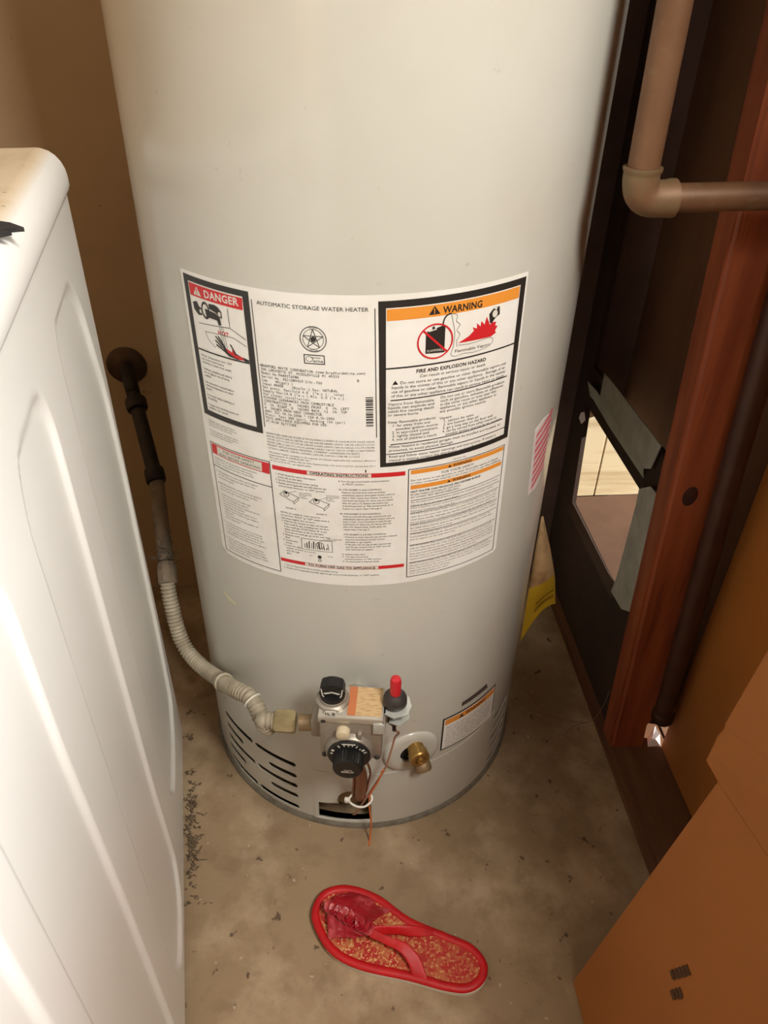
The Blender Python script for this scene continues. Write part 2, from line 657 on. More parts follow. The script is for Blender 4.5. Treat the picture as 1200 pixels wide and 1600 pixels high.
box(bm, (0.455, -0.22, 2.46), (0.089, 1.07, 0.038), bev=0.003)
obj('top_plate', bm, M['wood'], wr, smooth=40)
# lining boards round the air opening (room side)
bm = bmesh.new()
prism(bm, [[(-0.120, 0.031), (0.318, 0.031), (0.318, 1.9), (0.262, 1.9), (0.262, 0.52), (-0.050, 0.54), (-0.120, 0.50)], [(-0.040, 0.252), (0.234, 0.249), (0.256, 0.449), (-0.020, 0.453)]], 0.412, 0.420, MX)
obj('lining_board', bm, M['darkfelt'], wr)
# duct floor and back boards, running through the wall to the outside
bm = bmesh.new()
box(bm, (0.70, 0.13, 0.207), (0.56, 0.34, 0.018))
obj('duct_floor', bm, M['outground'], wr)
bm = bmesh.new()
box(bm, (0.4515, 0.308, 0.323), (0.058, 0.012, 0.214), bev=0.001)
obj('back_board', bm, M['cream'], wr)
bm = bmesh.new()
box(bm, (0.733, 0.308, 0.323), (0.500, 0.012, 0.214), bev=0.001)
obj('back_board', bm, M['cream'], wr)
bm = bmesh.new()
box(bm, (2.3, 0.8, -0.06), (3.56, 3.9, 0.08))
struct('ground', bm, M['outground'])

# ------------------------------------------------------------ water heater
H = empty('water_heater', 'tall beige-grey gas water heater with big printed instruction label', 'water heater', (0, 0, 0))
bm = bmesh.new()
lathe(bm, [(R, 0.20), (R, 0.45), (R, 0.8), (R, 1.1), (R, 1.44), (R - 0.006, 1.452), (R - 0.03, 1.46), (0.06, 1.465)], seg=192, cap=False)
obj('jacket', bm, M['jacket'], H, smooth=60)
bm = bmesh.new()
lathe(bm, [(0.058, 1.46), (0.058, 1.62), (0.05, 1.62), (0.05, 1.46)], seg=32, cap=False)
obj('flue_collar', bm, M['galv'], H, smooth=40)


def slot(u0, u1, v, w=4.6):
    r = w / 2
    L = []
    for k in range(7):
        a = -math.pi / 2 + math.pi * k / 6
        L.append((u1 - r + r * math.cos(a), v + r * math.sin(a)))
    for k in range(7):
        a = math.pi / 2 + math.pi * k / 6
        L.append((u0 + r + r * math.cos(a), v + r * math.sin(a)))
    return L


hs = []
for u1, flip in ((-101, 0), (-182, 1), (292, 0), (373, 1)):
    for i, v in enumerate((126, 99, 74, 48.5, 19.5)):
        ln = 76 if i % 2 == 0 else 51
        if flip:
            hs.append(slot(u1 - 76 if i % 2 else u1 - 76, u1 - (26 if i % 2 else 0), v, 10.5))
        else:
            hs.append(slot(u1 - ln, u1, v, 10.5))
# burner door cut-out, a wide rectangle with a round bite above it
cut = [(-68, 12), (13, 16), (13, 55)]
cx, cy, rr = -14, 66, 24
for k in range(11):
    a = math.radians(-18 + (222) * k / 10)
    cut.append((cx + rr * math.cos(a), cy + rr * math.sin(a)))
cut += [(-68, 50)]
pi_r = math.pi * R * 1000
fl = Flat()
fl.poly([(-pi_r + 0.02, 5), (pi_r - 0.02, 5), (pi_r - 0.02, 200.2), (-pi_r + 0.02, 200.2)], *hs, cut)
skirt = fl.build('jacket_skirt', M['jacket'], H, lambda a, b: (a, b), 0.0, thick=0.0014)
fl = Flat()
cut2 = [(x + (1.2 if x > -14 else -1.2), y + (1.2 if y > 40 else -1.2)) for x, y in cut]
fl.poly([(-75, 7), (236, 9), (236, 150), (140, 139), (70, 133), (-74, 131)], cut2)
fl.build('access_panel', M['jacket'], H, lambda a, b: (a, b), 0.0008, thick=0.0007)
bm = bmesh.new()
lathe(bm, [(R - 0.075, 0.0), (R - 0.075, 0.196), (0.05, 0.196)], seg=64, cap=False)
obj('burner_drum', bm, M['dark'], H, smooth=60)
bm = bmesh.new()
pr = [(R - 0.02, 0.0), (R + 0.005, 0.0), (R + 0.0045, 0.004), (R + 0.001, 0.009), (R - 0.004, 0.011)]
lathe(bm, pr, seg=128, cap=False)
obj('base_ring', bm, M['dust'], H, smooth=60, label='dusty grey ring at the foot of the tank')

# ---- big label
fl = Flat()
corner_bl = [(-181.5 + 6, -175.5)]
fl.poly([(-174, -176.5), (-150, -177.2), (60, -177.5), (178, -174.5), (182.5, -171), (183.2, 172.7), (100, 171.5), (-60, 170.8), (-183, 173.0), (-182, -168)])
LB = fl.build('rating_label', M['paper'], H, lab, 0.00050, label='large white printed instruction label', thick=0.0003)
PRINTS = []


def sheet_print(name, mk, off, label=None, kind=None):
    f_ = Flat()
    PRINTS.append((f_, name, mk, off, label, kind))
    return f_


K = sheet_print('black_print', 'k', 0.00075, None, 'stuff')
G_ = sheet_print('fine_print', 'grey', 0.00070, None, 'stuff')
WP = sheet_print('picture_highlight', 'white_ink', 0.00085, None, 'stuff')
# danger panel
BD = sheet_print('danger_border', 'k', 0.00075, 'thick black border round the danger panel')
BD.poly([(-178.6, 169.7), (-95.4, 167), (-95.5, 16.3), (-177.4, 16.8)], [(-172.4, 163.6), (-102.4, 161.2), (-102.4, 22.4), (-170.4, 23.4)])
RD = sheet_print('danger_band', 'red', 0.00066, 'red DANGER band', None)
RD.poly([(-171.5, 162.2), (-103, 159.6), (-103.6, 147.6), (-171, 149.6)])
WI = sheet_print('danger_word', 'white_ink', 0.0007, None, 'stuff')
text(WI, 'DANGER', -151, 151.2, 7.2, w=43, bold=True)
WI = sheet_print('alert_triangle', 'white_ink', 0.0007, None, None)
WI.poly([(-166, 151.3), (-155, 150.8), (-160.4, 160)])
RD = sheet_print('danger_mark', 'red', 0.00085, None, None)
text(RD, '!', -160.5, 152.2, 5.4, al='C', bold=True)
K.rect(-171, 92.8, -102.6, 94.4)
# tap picture
K.poly([(-169, 143), (-163, 145), (-160, 140), (-157, 139), (-157, 132), (-162, 131), (-165, 133), (-168, 136)])
K.ring(-151.5, 138, 9, 2.6, 24, 0.62)
K.poly([(-152, 140), (-138, 138), (-133, 135), (-132, 127), (-135.5, 126.5), (-137, 131), (-151, 132)])
K.poly([(-146, 146), (-138, 146.5), (-134, 145), (-130, 141), (-130, 134), (-134, 136), (-138, 139), (-146, 141)])
WP.disc(-132.8, 138.2, 2.4, 14, 0.8)
WP.disc(-158.8, 135.6, 2.2, 14, 0.7)
G_.line((-122, 146), (-121.5, 126.5), 0.7)
G_.line((-121.5, 126.5), (-164, 122.5), 0.7)
G_.line((-121.5, 126.5), (-104, 118), 0.7)
G_.path([(-104, 111), (-118, 117), (-136, 117), (-156, 115.4), (-153, 108), (-144, 101)], 0.6)
for dx in (0, 2, 4.2):
    G_.line((-135 + dx, 125.5), (-133 + dx * 1.2, 104), 0.5)
RD = sheet_print('hot_word', 'red', 0.00066, None, 'stuff')
text(RD, 'HOT', -138, 116.8, 4.2, w=14, bold=True)
RD = sheet_print('scalded_hand', 'red', 0.00066, None, None)
RD.poly([(-133, 108), (-130, 104), (-122.5, 101), (-122, 106), (-118, 101), (-110, 98), (-106, 96.6), (-106, 95.2), (-116, 95.2), (-124, 97), (-130, 101)])
for x0, y0, x1, y1 in ((-142, 114, -134, 106), (-138.5, 114.8, -132, 106), (-143, 109.5, -134, 103.5), (-142.4, 105, -132, 100.5)):
    K.line((x0, y0), (x1, y1), 1.7)
K.poly([(-134, 107), (-131, 106), (-128, 100), (-120, 96.4), (-112, 94.9), (-118, 94.8), (-127, 96), (-133, 100)])
K.poly([(-124.5, 109.5), (-122.4, 109), (-117.5, 101), (-112, 98.4), (-119, 99.6)])
K.poly([(-110, 98.6), (-102.8, 97), (-102.8, 94.5), (-108, 94.6)])
dl = ['Water temperature over 125\'F', 'can cause severe burns', 'instantly or death from scalds.', '', 'Children, disabled and elderly', 'are at highest risk of being', 'scalded.', '',
      'See instruction manual before', 'setting temperature at water', 'heater.', '', 'Feel water before bathing or', 'showering.', '', 'Temperature limiting valves are', 'available, see manual.']
para(K, dl, -167.5, 86.6, 2.3, 3.75)
para(G_, ['Flammable vapors may be drawn by air', 'currents to this water heater. Keep area', 'clear and do not obstruct air flow.', '', 'Improper installation, adjustment, service', 'or maintenance can cause injury. Refer to', 'the manual for more information.'], -172, 9.5, 1.7, 2.9)

# centre panel
text(K, 'AUTOMATIC STORAGE WATER HEATER', -87.6, 156.2, 3.7, w=106.5)
K.line((-92.8, 160), (-92.6, 25), 0.8)
K.line((24.6, 159), (24.9, 23), 0.8)
K.ring(-33.6, 127.8, 12.9, 0.8, 40)
G_.ring(-33.6, 127.8, 10.2, 0.6, 36)
P5 = [(-33.6 + 10 * math.sin(2 * math.pi * k / 5), 127.8 + 10 * math.cos(2 * math.pi * k / 5)) for k in range(5)]
for k in range(5):
    K.line(P5[k], P5[(k + 2) % 5], 0.7)
K.disc(-33.6, 127.8, 2.6)
text(G_, 'DESIGN', -33.6, 138.4, 1.5, al='C')
text(G_, 'CERTIFIED', -33.6, 115.9, 1.5, al='C')
K.frame(-43.8, 102.5, -23.4, 112.2, 0.9)
G_.ring(-38.4, 107.6, 2.9, 0.5, 20, 1.25)
text(K, 'CERTIFIED', -36.5, 108.4, 1.3, w=9)
text(K, 'ama', -35, 104.4, 3.2, w=10)
mono = ['BRADFORD WHITE CORPORATION (www.bradfordwhite.com)', '200 LAFAYETTE ST. MIDDLEVILLE MI 49333', 'Model No:M4403T6FBN                           B', 'Serial No. FE11089429 D/N:-700', 'Cap.   40(gal) 1', 'Input 40000    (Btu/hr.) Gas: NATURAL', 'Gas press. Manifold 4.0  ("w.c.).  Inlet',
        'Supply Max:14.0 ("w.c.) Min. 5.0 ("w.c.).', 'For closet installation:', 'MINIMUM CLEARANCES FROM COMBUSTIBLE', 'CONSTRUCTION 4   INCHES FRONT, 0  IN. LEFT', '0  IN. RIGHT, 0  INCHES BACK, 12  IN. TOP', '6  INCHES FROM VENT CONNECTOR.', 'ANSI Z21.10.1b-2006 * CSA 4.1b-2006', 'Press: Test 300 (psi), Working 150 (psi)', 'THIS APPLIANCE EQUIPPED FOR USE', 'AT HIGH ALTITUDE']
for i, s in enumerate(mono):
    text(K, s, -90.4, 93.2 - i * 3.86, 2.75, mono=2.11)
y = 36
rb = random.Random(3)
while y < 69:
    h = rb.choice((0.5, 0.5, 0.9, 1.4))
    K.rect(14.6, y, 21.8, y + h)
    y += h + rb.choice((0.45, 0.5, 0.9, 1.2))
pat = ['MANUFACTURED UNDER ONE OR MORE OF THE FOLLOWING U.S. PATENTS: RE 34,534 B1;RE 37,745; 4,416,222; 4,628,184;', '4,669,448; 4,672,919; 4,808,356; 4,829,983; 4,861,968; 4,904,428; 5,000,893; 5,023,031; 5,081,696; 5,092,519; 5,115,767;', '5,199,385; 5,277,171; 5,341,770; 5,372,185; 5,485,879; 5,574,822; 5,596,952; 5,660,165; 5,682,666; 5,761,379; 5,943,984;', '5,954,492; 5,988,117; 6,001,770; 6,142,216; 6,553,946; 6,684,821; 7,063,132; 7,063,133. OTHER U.S. AND FOREIGN', 'PATENT APPLICATIONS PENDING. CURRENT CANADIAN PATENTS:', '1,272,914; 1,280,043; 1,289,832; 2,045,862; 2,092,105; 2,107,012; 2,108,186; 2,112,515.']
for i, s in enumerate(pat):
    text(G_, s, -92, 17.2 - i * 3.55, 2.0, w=(115 if i < 4 else 100))
for i, s in enumerate(['This water heater complies in all respects of relevant applicable the minimum efficiency', 'requirements of ASHRAE/IES 90.1.', 'This water heater complies with the NOx Emissions Rule 1121 of S.C.A.Q.M.D. and the Rule 76-11', 'of S.C.A.P.C.D., as applicable.']):
    text(G_, s, -91.4, -5.4 - i * 3.4, 1.8, w=(115 if i % 2 == 0 else 48))
K.rect(12.6, -19.2, 13.8, -15.6)

# warning panel
BD = sheet_print('warning_border', 'k', 0.00075, 'thick black border round the warning panel')
BD.poly([(27.7, 165.4), (180.7, 168.8), (179.8, -10.4), (28.3, -13.2)], [(34.6, 158.8), (174.0, 162.0), (173.4, -4.3), (34.3, -8.2)])
OR = sheet_print('orange_band', 'orange', 0.00066, 'orange warning band', None)
OR.poly([(35.2, 157.6), (173.4, 160.8), (173.2, 149.2), (35.4, 146.4)])
text(K, 'WARNING', 88.6, 149.6, 6.3, w=41, bold=True)
K.poly([(74.5, 149.2), (86, 149.5), (80.2, 157.6)])
OR = sheet_print('warning_mark', 'orange', 0.00085, None, None)
text(OR, '!', 80.2, 150.6, 4.6, al='C', bold=True)
K.poly([(34.4, 99.3), (174, 102.6), (174, 101), (34.4, 97.7)])
# no fuel cans
K.poly([(72.5, 111), (91.5, 110.2), (91.5, 136.6), (88.5, 137.5), (74, 133.5), (72.5, 131)])
K.poly([(78.5, 133.5), (81, 133.5), (81, 138), (78.5, 137.5)])
K.path(spline([(89, 135, 0), (89.5, 142, 0), (92.5, 147, 0), (97, 148.5, 0)], 4) and [(p.x, p.y) for p in spline([(89, 135, 0), (89.5, 142, 0), (92.5, 147, 0), (97, 148.5, 0)], 4)], 1.5)
text(WP, 'FLAMMABLE', 82.2, 112.3, 2.4, w=16.5, al='C')
WP.line((75, 133.2), (83, 135), 1.2)
RD = sheet_print('prohibition_sign', 'red', 0.00092, 'red crossed circle over a fuel can', None)
RD.ring(82, 122.6, 18, 1.6, 44)
RD.line((69.5, 134.8), (94.5, 110.4), 2.0)
G_.path([(p.x, p.y) for p in spline([(97, 148.2, 0), (103, 146, 0), (102.5, 140, 0), (106.5, 136, 0), (103.5, 131, 0), (107, 126, 0), (104, 120, 0), (104.5, 113.5, 0)], 4)], 0.5)
G_.path([(p.x, p.y) for p in spline([(97, 148, 0), (99, 140, 0), (101.5, 128, 0), (100.5, 114, 0), (98.5, 107, 0), (103, 104, 0), (112, 105.4, 0), (124, 104.6, 0), (134, 106, 0), (141, 107.8, 0), (145, 112, 0), (142, 116, 0), (130, 115.4, 0), (118, 114.4, 0), (106, 115, 0)], 4)], 0.5)
text(K, 'Flammable Vapors', 102.4, 107.8, 3.1, w=39.5)
RD = sheet_print('flames', 'red', 0.00066, 'red flames picture', None)
RD.poly([(105.5, 117.2), (117, 122.6), (122, 127), (120.2, 131), (125, 128.6), (124.8, 134), (129, 130), (129.6, 135.4), (133.4, 131), (135.4, 138.6), (138.4, 132.6), (139.6, 129.5), (142.5, 131.6), (147.2, 131), (146.2, 127.4), (149.4, 126.4), (146.6, 122), (148, 119.6), (142, 116.8), (128, 116.9)])
K.poly([(138, 140.6), (142, 145), (145, 146), (149.6, 146.4), (150.6, 138), (146, 135.6), (142, 131), (139.6, 131)])
WP.disc(144.7, 139.8, 3.8, 16, 0.8)
K.disc(144.9, 140.2, 2.5, 14, 0.8)
WP.poly([(140.6, 146.8), (147.5, 147.2), (146.4, 143.2)])
text(K, 'FIRE AND EXPLOSION HAZARD', 101.4, 92.0, 3.6, w=75, al='C', bold=True)
text(K, 'Can result in serious injury or death', 103, 86.9, 3.0, w=71, al='C')
K.poly([(40.6, 81.2), (46.4, 81.4), (43.5, 85.6)])
text(K, 'Do not store or use gasoline or other flammable vapors and', 48.2, 81.4, 3.0, w=117)
text(K, 'liquids in the vicinity of this or any other appliance.  Storage of or', 39.8, 76.8, 3.0, w=125)
text(K, 'use of gasoline or other flammable vapors or liquids in the vicinity', 39.6, 72.2, 3.0, w=126)
text(K, 'of this or any other appliance can result in serious injury or death.', 39.4, 67.6, 3.0, w=125.5)
K.line((39, 64.2), (168.5, 67.2), 1.2)
c1 = [('Vapors from flammable', 47), ('liquids can explode and', 47.5), ('catch fire causing death', 47.5), ('or severe burns.', 32), '', ('Keep flammable products:', 50), ('   1. far away from any', 44), ('      possible ignition source.', 53), ('   2. in approved containers.', 53), ('   3. tightly closed and', 43), ('   4. out of children\'s reach.', 52)]
para(K, c1, 36.2, 58.8, 2.9, 4.08)
c2 = [('Do not use or store flammable products', 76), ('such as gasoline, solvents or adhesives', 75), ('in the same room or area near this', 66), ('appliance, or any other appliance or', 67), ('any possible ignition source.', 54), '', ('Vapors:', 14), ('   1. cannot be seen.', 40), ('   2. are heavier than air.', 47), ('   3. go a long way on the floor and', 64), ('   4. can be carried from other rooms to', 70), ('      possible ignition sources by air currents.', 78)]
para(K, c2, 89.8, 60.4, 2.9, 4.02)
K.line((39, 13.6), (168.5, 16.4), 1.0)
text(K, 'Water heaters in residential garages must be installed and located, or', 37.2, 9.6, 2.9, w=129)
text(K, 'protected, to avoid physical damage.', 37.2, 5.2, 2.9, w=70)
K.line((34.3, 2.2), (173.5, 4.4), 1.0)
text(K, 'Read and follow water heater warnings and instructions. If owner\'s', 37.2, -2.2, 2.9, w=124)
text(K, 'manual is missing contact the distributor or manufacturer.', 37.2, -6.6, 2.9, w=108)
text(G_, '238-39651-00A', 108, -16.4, 1.5, w=16)

# for your safety (lower left)
K.frame(-175.2, -170.3, -91.2, -17.0, 0.9)
RD = sheet_print('safety_band', 'red', 0.00066, 'red safety band', None)
RD.poly([(-173, -19), (-92.2, -19.4), (-93, -33.6), (-173.4, -31.6)])
WI = sheet_print('white_panel', 'white_ink', 0.0007, None, None)
WI.poly([(-164.6, -20.4), (-101.6, -21), (-102.2, -32.4), (-164.8, -30.8)])
text(K, 'FOR YOUR SAFETY', -133, -25.2, 3.1, w=44, al='C')
text(K, 'READ BEFORE OPERATING', -133, -30.4, 3.1, w=58, al='C')
K.line((-174.6, -47.6), (-91.4, -50.2), 0.9)
para(G_, ['WARNING: If you do not follow these instructions', 'exactly, a fire or explosion may result causing', 'property damage, personal injury or loss of life.'], -171, -37.5, 2.0, 3.5)
fy = ['A. This appliance has a pilot which must be lighted', '   by hand. When lighting the pilot, follow these', '   instructions exactly.', '', 'B. BEFORE LIGHTING smell all around the appliance', '   area for gas. Be sure to smell next to the floor', '   because some gas is heavier than air.', '', '   WHAT TO DO IF YOU SMELL GAS', '   * Do not try to light any appliance.', '   * Do not touch any electric switch; do not use', '     any phone in your building.', '   * Immediately call your gas supplier from a', '     neighbor\'s phone. Follow the gas supplier\'s', '     instructions.', '   * If you cannot reach your gas supplier, call', '     the fire department.', '', 'C. Use only your hand to push in or turn the gas', '   control knob. Never use tools. If the knob will', '   not push in or turn by hand, do not try to repair', '   it, call a qualified service technician. Force or', '   attempted repair may result in a fire or explosion.', '', 'D. Do not use this appliance if any part has been', '   under water. Immediately call a qualified service', '   technician to inspect the appliance and to replace', '   any part of the control system and any gas control', '   which has been under water.']
for i, s in enumerate(fy):
    text(G_, s, -171, -55.0 - i * 3.92, 2.0, xs=1.0)

# operating instructions
RD = sheet_print('operating_band', 'red', 0.00066, None, None)
RD.rect(-88.9, -25.8, 54.9, -20.4)
WI = sheet_print('white_panel', 'white_ink', 0.0007, None, None)
WI.rect(-49.4, -25.2, 18.9, -21.0)
text(K, 'OPERATING INSTRUCTIONS', -15.2, -24.6, 3.2, w=62, al='C', bold=True)
oi = ['1. STOP! Read the safety information', '   at the left on this label.', '2. Set the thermostat to lowest setting.', '3. Rotate and if applicable partially depress gas', '   control knob clockwise  to "OFF" position.']
for i, s in enumerate(oi):
    text(K, s, -86, -31.6 - i * 3.7, 2.05)
# valve sketches
for ox, oy in ((-71, -59), (-37, -63)):
    K.path([(ox - 12, oy + 2), (ox - 6, oy + 8), (ox + 10, oy + 2), (ox + 4, oy - 5), (ox - 12, oy + 2)], 0.6)
    K.ring(ox - 4, oy + 4, 3.4, 0.7, 16)
    K.disc(ox - 4, oy + 5.4, 1.6, 10)
    K.path([(ox + 4, oy - 5), (ox + 4, oy - 8), (ox + 10, oy - 1), (ox + 10, oy + 2)], 0.5)
    G_.line((ox - 2, oy + 6), (ox + 8, oy + 10), 0.4)
para(G_, ['GAS CONTROL', 'KNOB SHOWN', 'IN "OFF"', 'POSITION'], -60, -51, 1.4, 2.2)
para(G_, ['GAS CONTROL', 'KNOB SHOWN', 'IN "OFF"', 'POSITION'], -30, -51, 1.4, 2.2)
text(K, 'EXHIBIT A', -77, -74.4, 1.8)
text(K, 'EXHIBIT B', -42, -76.8, 1.8)
oi = ['NOTE: On exhibit B, knob cannot be', 'turned from "PILOT" to "OFF" unless knob is', 'depressed slightly. Do not force.', '4. Wait five (5) minutes to clear out any gas.', '   Then smell for gas, including near the floor.', '   If you smell gas, STOP! Follow "B" in the', '   safety information at left on this label.', '   If you do not smell gas, go to the next step.', '5. Remove outer', '   door.', '6. Locate pilot', '   burner.', '7. Look into sight', '   window and find', '   pilot through', '   glass.']
for i, s in enumerate(oi):
    text(K, s, -84, -81.8 - i * 3.85, 2.05)
K.frame(-62, -128.5, -26, -112.5, 0.5)
for k in range(12):
    x = -58 + k * 2.5
    K.line((x, -126), (x + rb.uniform(-1, 1), -126 + rb.uniform(3, 11)), rb.uniform(0.4, 1.3))
K.ring(-40, -120, 4.5, 0.6, 18)
G_.path([(-44, -117), (-36, -111.5), (-22, -111.5)], 0.5)
text(G_, 'SIGHT WINDOW', -32, -110.6, 1.5)
text(G_, 'PILOT BURNER', -60, -132.4, 1.4)
K.disc(-41.5, -137, 2.4, 12)
K.ring(-41.5, -142, 2.0, 0.7, 12)
text(G_, 'GAS', -54, -137, 1.4)
text(G_, 'KNOB', -32, -136, 1.4)
rc = ['8. Turn the gas control knob counterclockwise', '     to "PILOT" position.', '', '9A. FOR EXHIBIT A GAS CONTROLS', '    Depress and hold down pilot set button', '    immediately depress pilot igniter button until you', '    hear a "click" sound, then release. Continue to', '    hold down the button for about one (1) minute', '    after the pilot is lit. Release the button and', '    it should pop back up. Pilot should remain lit. If', '    it goes out, repeat steps 3 through 9.', '', '9B. FOR EXHIBIT B GAS CONTROLS', '    Depress and hold down gas control knob and', '    immediately depress pilot igniter button until you', '    hear a "click" sound. Continue to hold the gas', '    knob down for about one (1) minute after the', '    pilot is lit. Release knob. If pilot goes out,', '    repeat steps 3 through 9.', '', '    FOR EXHIBITS A & B GAS CONTROLS', '    * If button or knob does not pop up when released,', '      stop and immediately call your service', '      technician or gas supplier.', '    * If the pilot will not stay lit after several tries,', '      turn the gas control knob to "OFF" and call', '      your technician or supplier.', '', '10. Replace outer door.', '11. Turn gas control knob', '    counterclockwise  to "ON" position.', '12. Set thermostat to desired setting.']
for i, s in enumerate(rc):
    text(K, s, -16, -31.5 - i * 3.55, 1.95, xs=0.98)
RD = sheet_print('turn_off_band', 'red', 0.00066, None, None)
RD.rect(-89.8, -152.6, 54.9, -147.8)
WI = sheet_print('white_panel', 'white_ink', 0.0007, None, None)
WI.rect(-59.5, -152.1, 25.4, -148.2)
text(K, 'TO TURN OFF GAS TO APPLIANCE', -17, -151.8, 3.1, w=78, al='C', bold=True)
text(K, '1. Set the thermostat dial to lowest possible setting.', -86.5, -158.0, 2.1)
text(K, '2. Rotate and if applicable partially depress gas control knob clockwise  to "OFF" position.', -86.5, -162.2, 2.1)

# second warning panel
K.frame(57.9, -169.6, 177.0, -18.6, 0.9)
OR = sheet_print('orange_band', 'orange', 0.00066, 'orange warning band', None)
OR.rect(60.9, -25.6, 175.4, -20.4)
text(K, 'WARNING', 108.6, -24.8, 3.3, w=23, bold=True)
K.poly([(102.5, -24.8), (106.7, -24.7), (104.6, -21.6)])
text(K, 'FOR YOUR SAFETY', 115, -30.6, 3.0, w=40, al='C')
text(K, 'Do not store or use gasoline or other flammable vapors or liquids', 61, -34.4, 2.1, w=108)
text(K, 'or other combustible materials in the vicinity of this or any other appliance.', 61, -38.0, 2.1, w=112)
OR = sheet_print('orange_band', 'orange', 0.00066, 'orange warning band', None)
OR.rect(60.9, -45.0, 174.6, -39.8)
text(K, 'WARNING', 108.6, -44.2, 3.3, w=23, bold=True)
K.poly([(102.5, -44.2), (106.7, -44.1), (104.6, -41.0)])
text(K, 'HOT WATER CAN PRODUCE 3RD DEGREE BURNS', 61, -49.4, 2.3, w=84, bold=True)
text(K, 'IN LESS THAN 6 SECONDS AT 140\'F (60\'C).', 61, -53.2, 2.1)
text(K, 'SET LOWEST TEMP. BEFORE OPERATING.', 61, -56.8, 2.1)
rules = [-59.4, -67.6, -76.4, -92.2, -105.0, -121.8, -147.6]
for r in rules:
    K.line((61.2, r - 0.3), (174, r + 0.9), 0.7)
body = ['See the instruction manual before setting the temperature of this water heater.', 'Failure to do so can cause severe burns.',
        'Have a qualified service technician install and inspect this water heater.', 'Improper installation may cause fire.',
        'DO NOT turn on water heater unless it is completely filled with water. To fill,', 'open the cold water inlet valve and a hot water faucet. Close the faucet after', 'water flows steadily. Hydrogen gas may be produced in a hot water system that', 'has not been used for a long period of time, generally two weeks or more.',
        'Install a temperature and pressure relief valve. The valve must meet the standard', 'for relief valves and be sized to the heater input. See the manual for details', 'of the discharge pipe and its drain.',
        'A thermal expansion tank is required on closed water systems. Contact the', 'local plumbing authority for the correct size and for the place of the tank', 'and its support on the cold water line.', '',
        'INSTALLATION: Must conform with local codes or in the absence of local codes', 'with the National Fuel Gas Code. Locate the heater where a leak from the tank', 'or connections will not damage the area. Where this cannot be avoided a suitable', 'drain pan must be installed under the heater, deep enough and piped to a drain.', 'Provide fresh air for burning and for venting. Keep the vent pipe clear, sloped', 'upward and fixed with screws at each joint, as the code asks.',
        'MAINTENANCE: Drain some water from the tank each month. Inspect the burner,', 'the pilot and the vent once a year. Clean the air intake screen and the louvers', 'from dust and lint. For parts or service call the installer. Keep this label', 'clean and easy to read at all times.', 'Turn off the gas before any repair.']
yy = -63.2
for i, s in enumerate(body):
    while any(yy - 0.4 < r < yy + 2.1 for r in rules):
        yy -= 0.2
    if yy < -166.5:
        break
    text(G_ if i % 3 else K, s, 61.4, yy, 1.95, w=min(111, 1.42 * len(s)))
    yy -= 3.95
for f_, nm, mk, off, lb, kd in PRINTS:
    o = f_.build(nm, M[mk], LB, lab, off, label=lb)
    if kd:
        o['kind'] = kd

# ---- small warning sticker and dark strip
fl = Flat()
fl.poly([(117, 152), (227, 146), (224, 222), (117, 223)])
ST = fl.build('warning_sticker', M['k'], H, lambda a, b: (a, b), 0.0006, thick=0.0004, label='small sticker with orange top band')
fl = Flat()
fl.poly([(119.4, 154.4), (224.6, 148.6), (221.6, 219.6), (119.4, 220.4)])
fl.build('sticker_paper', M['paper'], ST, lambda a, b: (a, b), 0.0008)
fl = Flat()
fl.poly([(121, 208), (220, 206), (220.4, 218), (121, 219)])
fl.build('orange_band', M['orange'], ST, lambda a, b: (a, b), 0.0010)
fl = Flat()
fk = Flat()
text(fl, 'WARNING', 158, 209.2, 7, w=40, bold=True)
fl.poly([(145, 209), (154, 209), (149.5, 217)])
rb = random.Random(5)
for i, s in enumerate(['Flammable vapors may ignite. Do not', 'store gasoline near this heater. If the', 'burner will not light or the vapor sensor', 'has shut down the system, turn off the gas', 'and call a qualified service technician.', 'Do not try to light the burner until the', 'heater has been inspected. Replace any', 'part that has been under water.']):
    text(fk, s, 124, 199 - i * 6.0, 3.1, w=min(92, 2.3 * len(s)))
fl.build('black_print', M['k'], ST, lambda a, b: (a, b), 0.0012)
fk.build('fine_print', M['grey'], ST, lambda a, b: (a, b), 0.0012)
fl = Flat()
fl.poly([(148, 233), (201, 234.5), (197, 244.6), (148.4, 241)])
fl.build('serial_strip', mat('smoky_strip', (84, 72, 66), 0.4), H, lambda a, b: (a, b), 0.0008, thick=0.0006)
# paint scratch
fl = Flat()
fl.poly([(-203, 420), (-198, 419.4), (-188, 415), (-179, 412.4), (-181, 410.8), (-192, 414)])
fl.build('paint_scratch', mat('bare_primer', (216, 208, 150), 0.6), H, lambda a, b: (a, b), 0.0006, thick=0.0004)

# ---- striped pink and white patch on the right flank
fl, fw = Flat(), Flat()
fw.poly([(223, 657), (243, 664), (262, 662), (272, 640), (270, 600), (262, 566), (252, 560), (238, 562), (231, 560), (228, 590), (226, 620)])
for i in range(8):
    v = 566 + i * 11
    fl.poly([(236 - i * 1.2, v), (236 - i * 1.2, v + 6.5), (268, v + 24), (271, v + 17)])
T = fw.build('striped_patch', M['patchwhite'], H, lambda a, b: (a, b), 0.0007, thick=0.0005, label='pink and white striped patch')
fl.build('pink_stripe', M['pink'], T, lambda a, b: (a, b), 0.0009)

# ---- peeled yellow tag on the right flank
bm = bmesh.new()
bm2 = bmesh.new()
bm3 = bmesh.new()


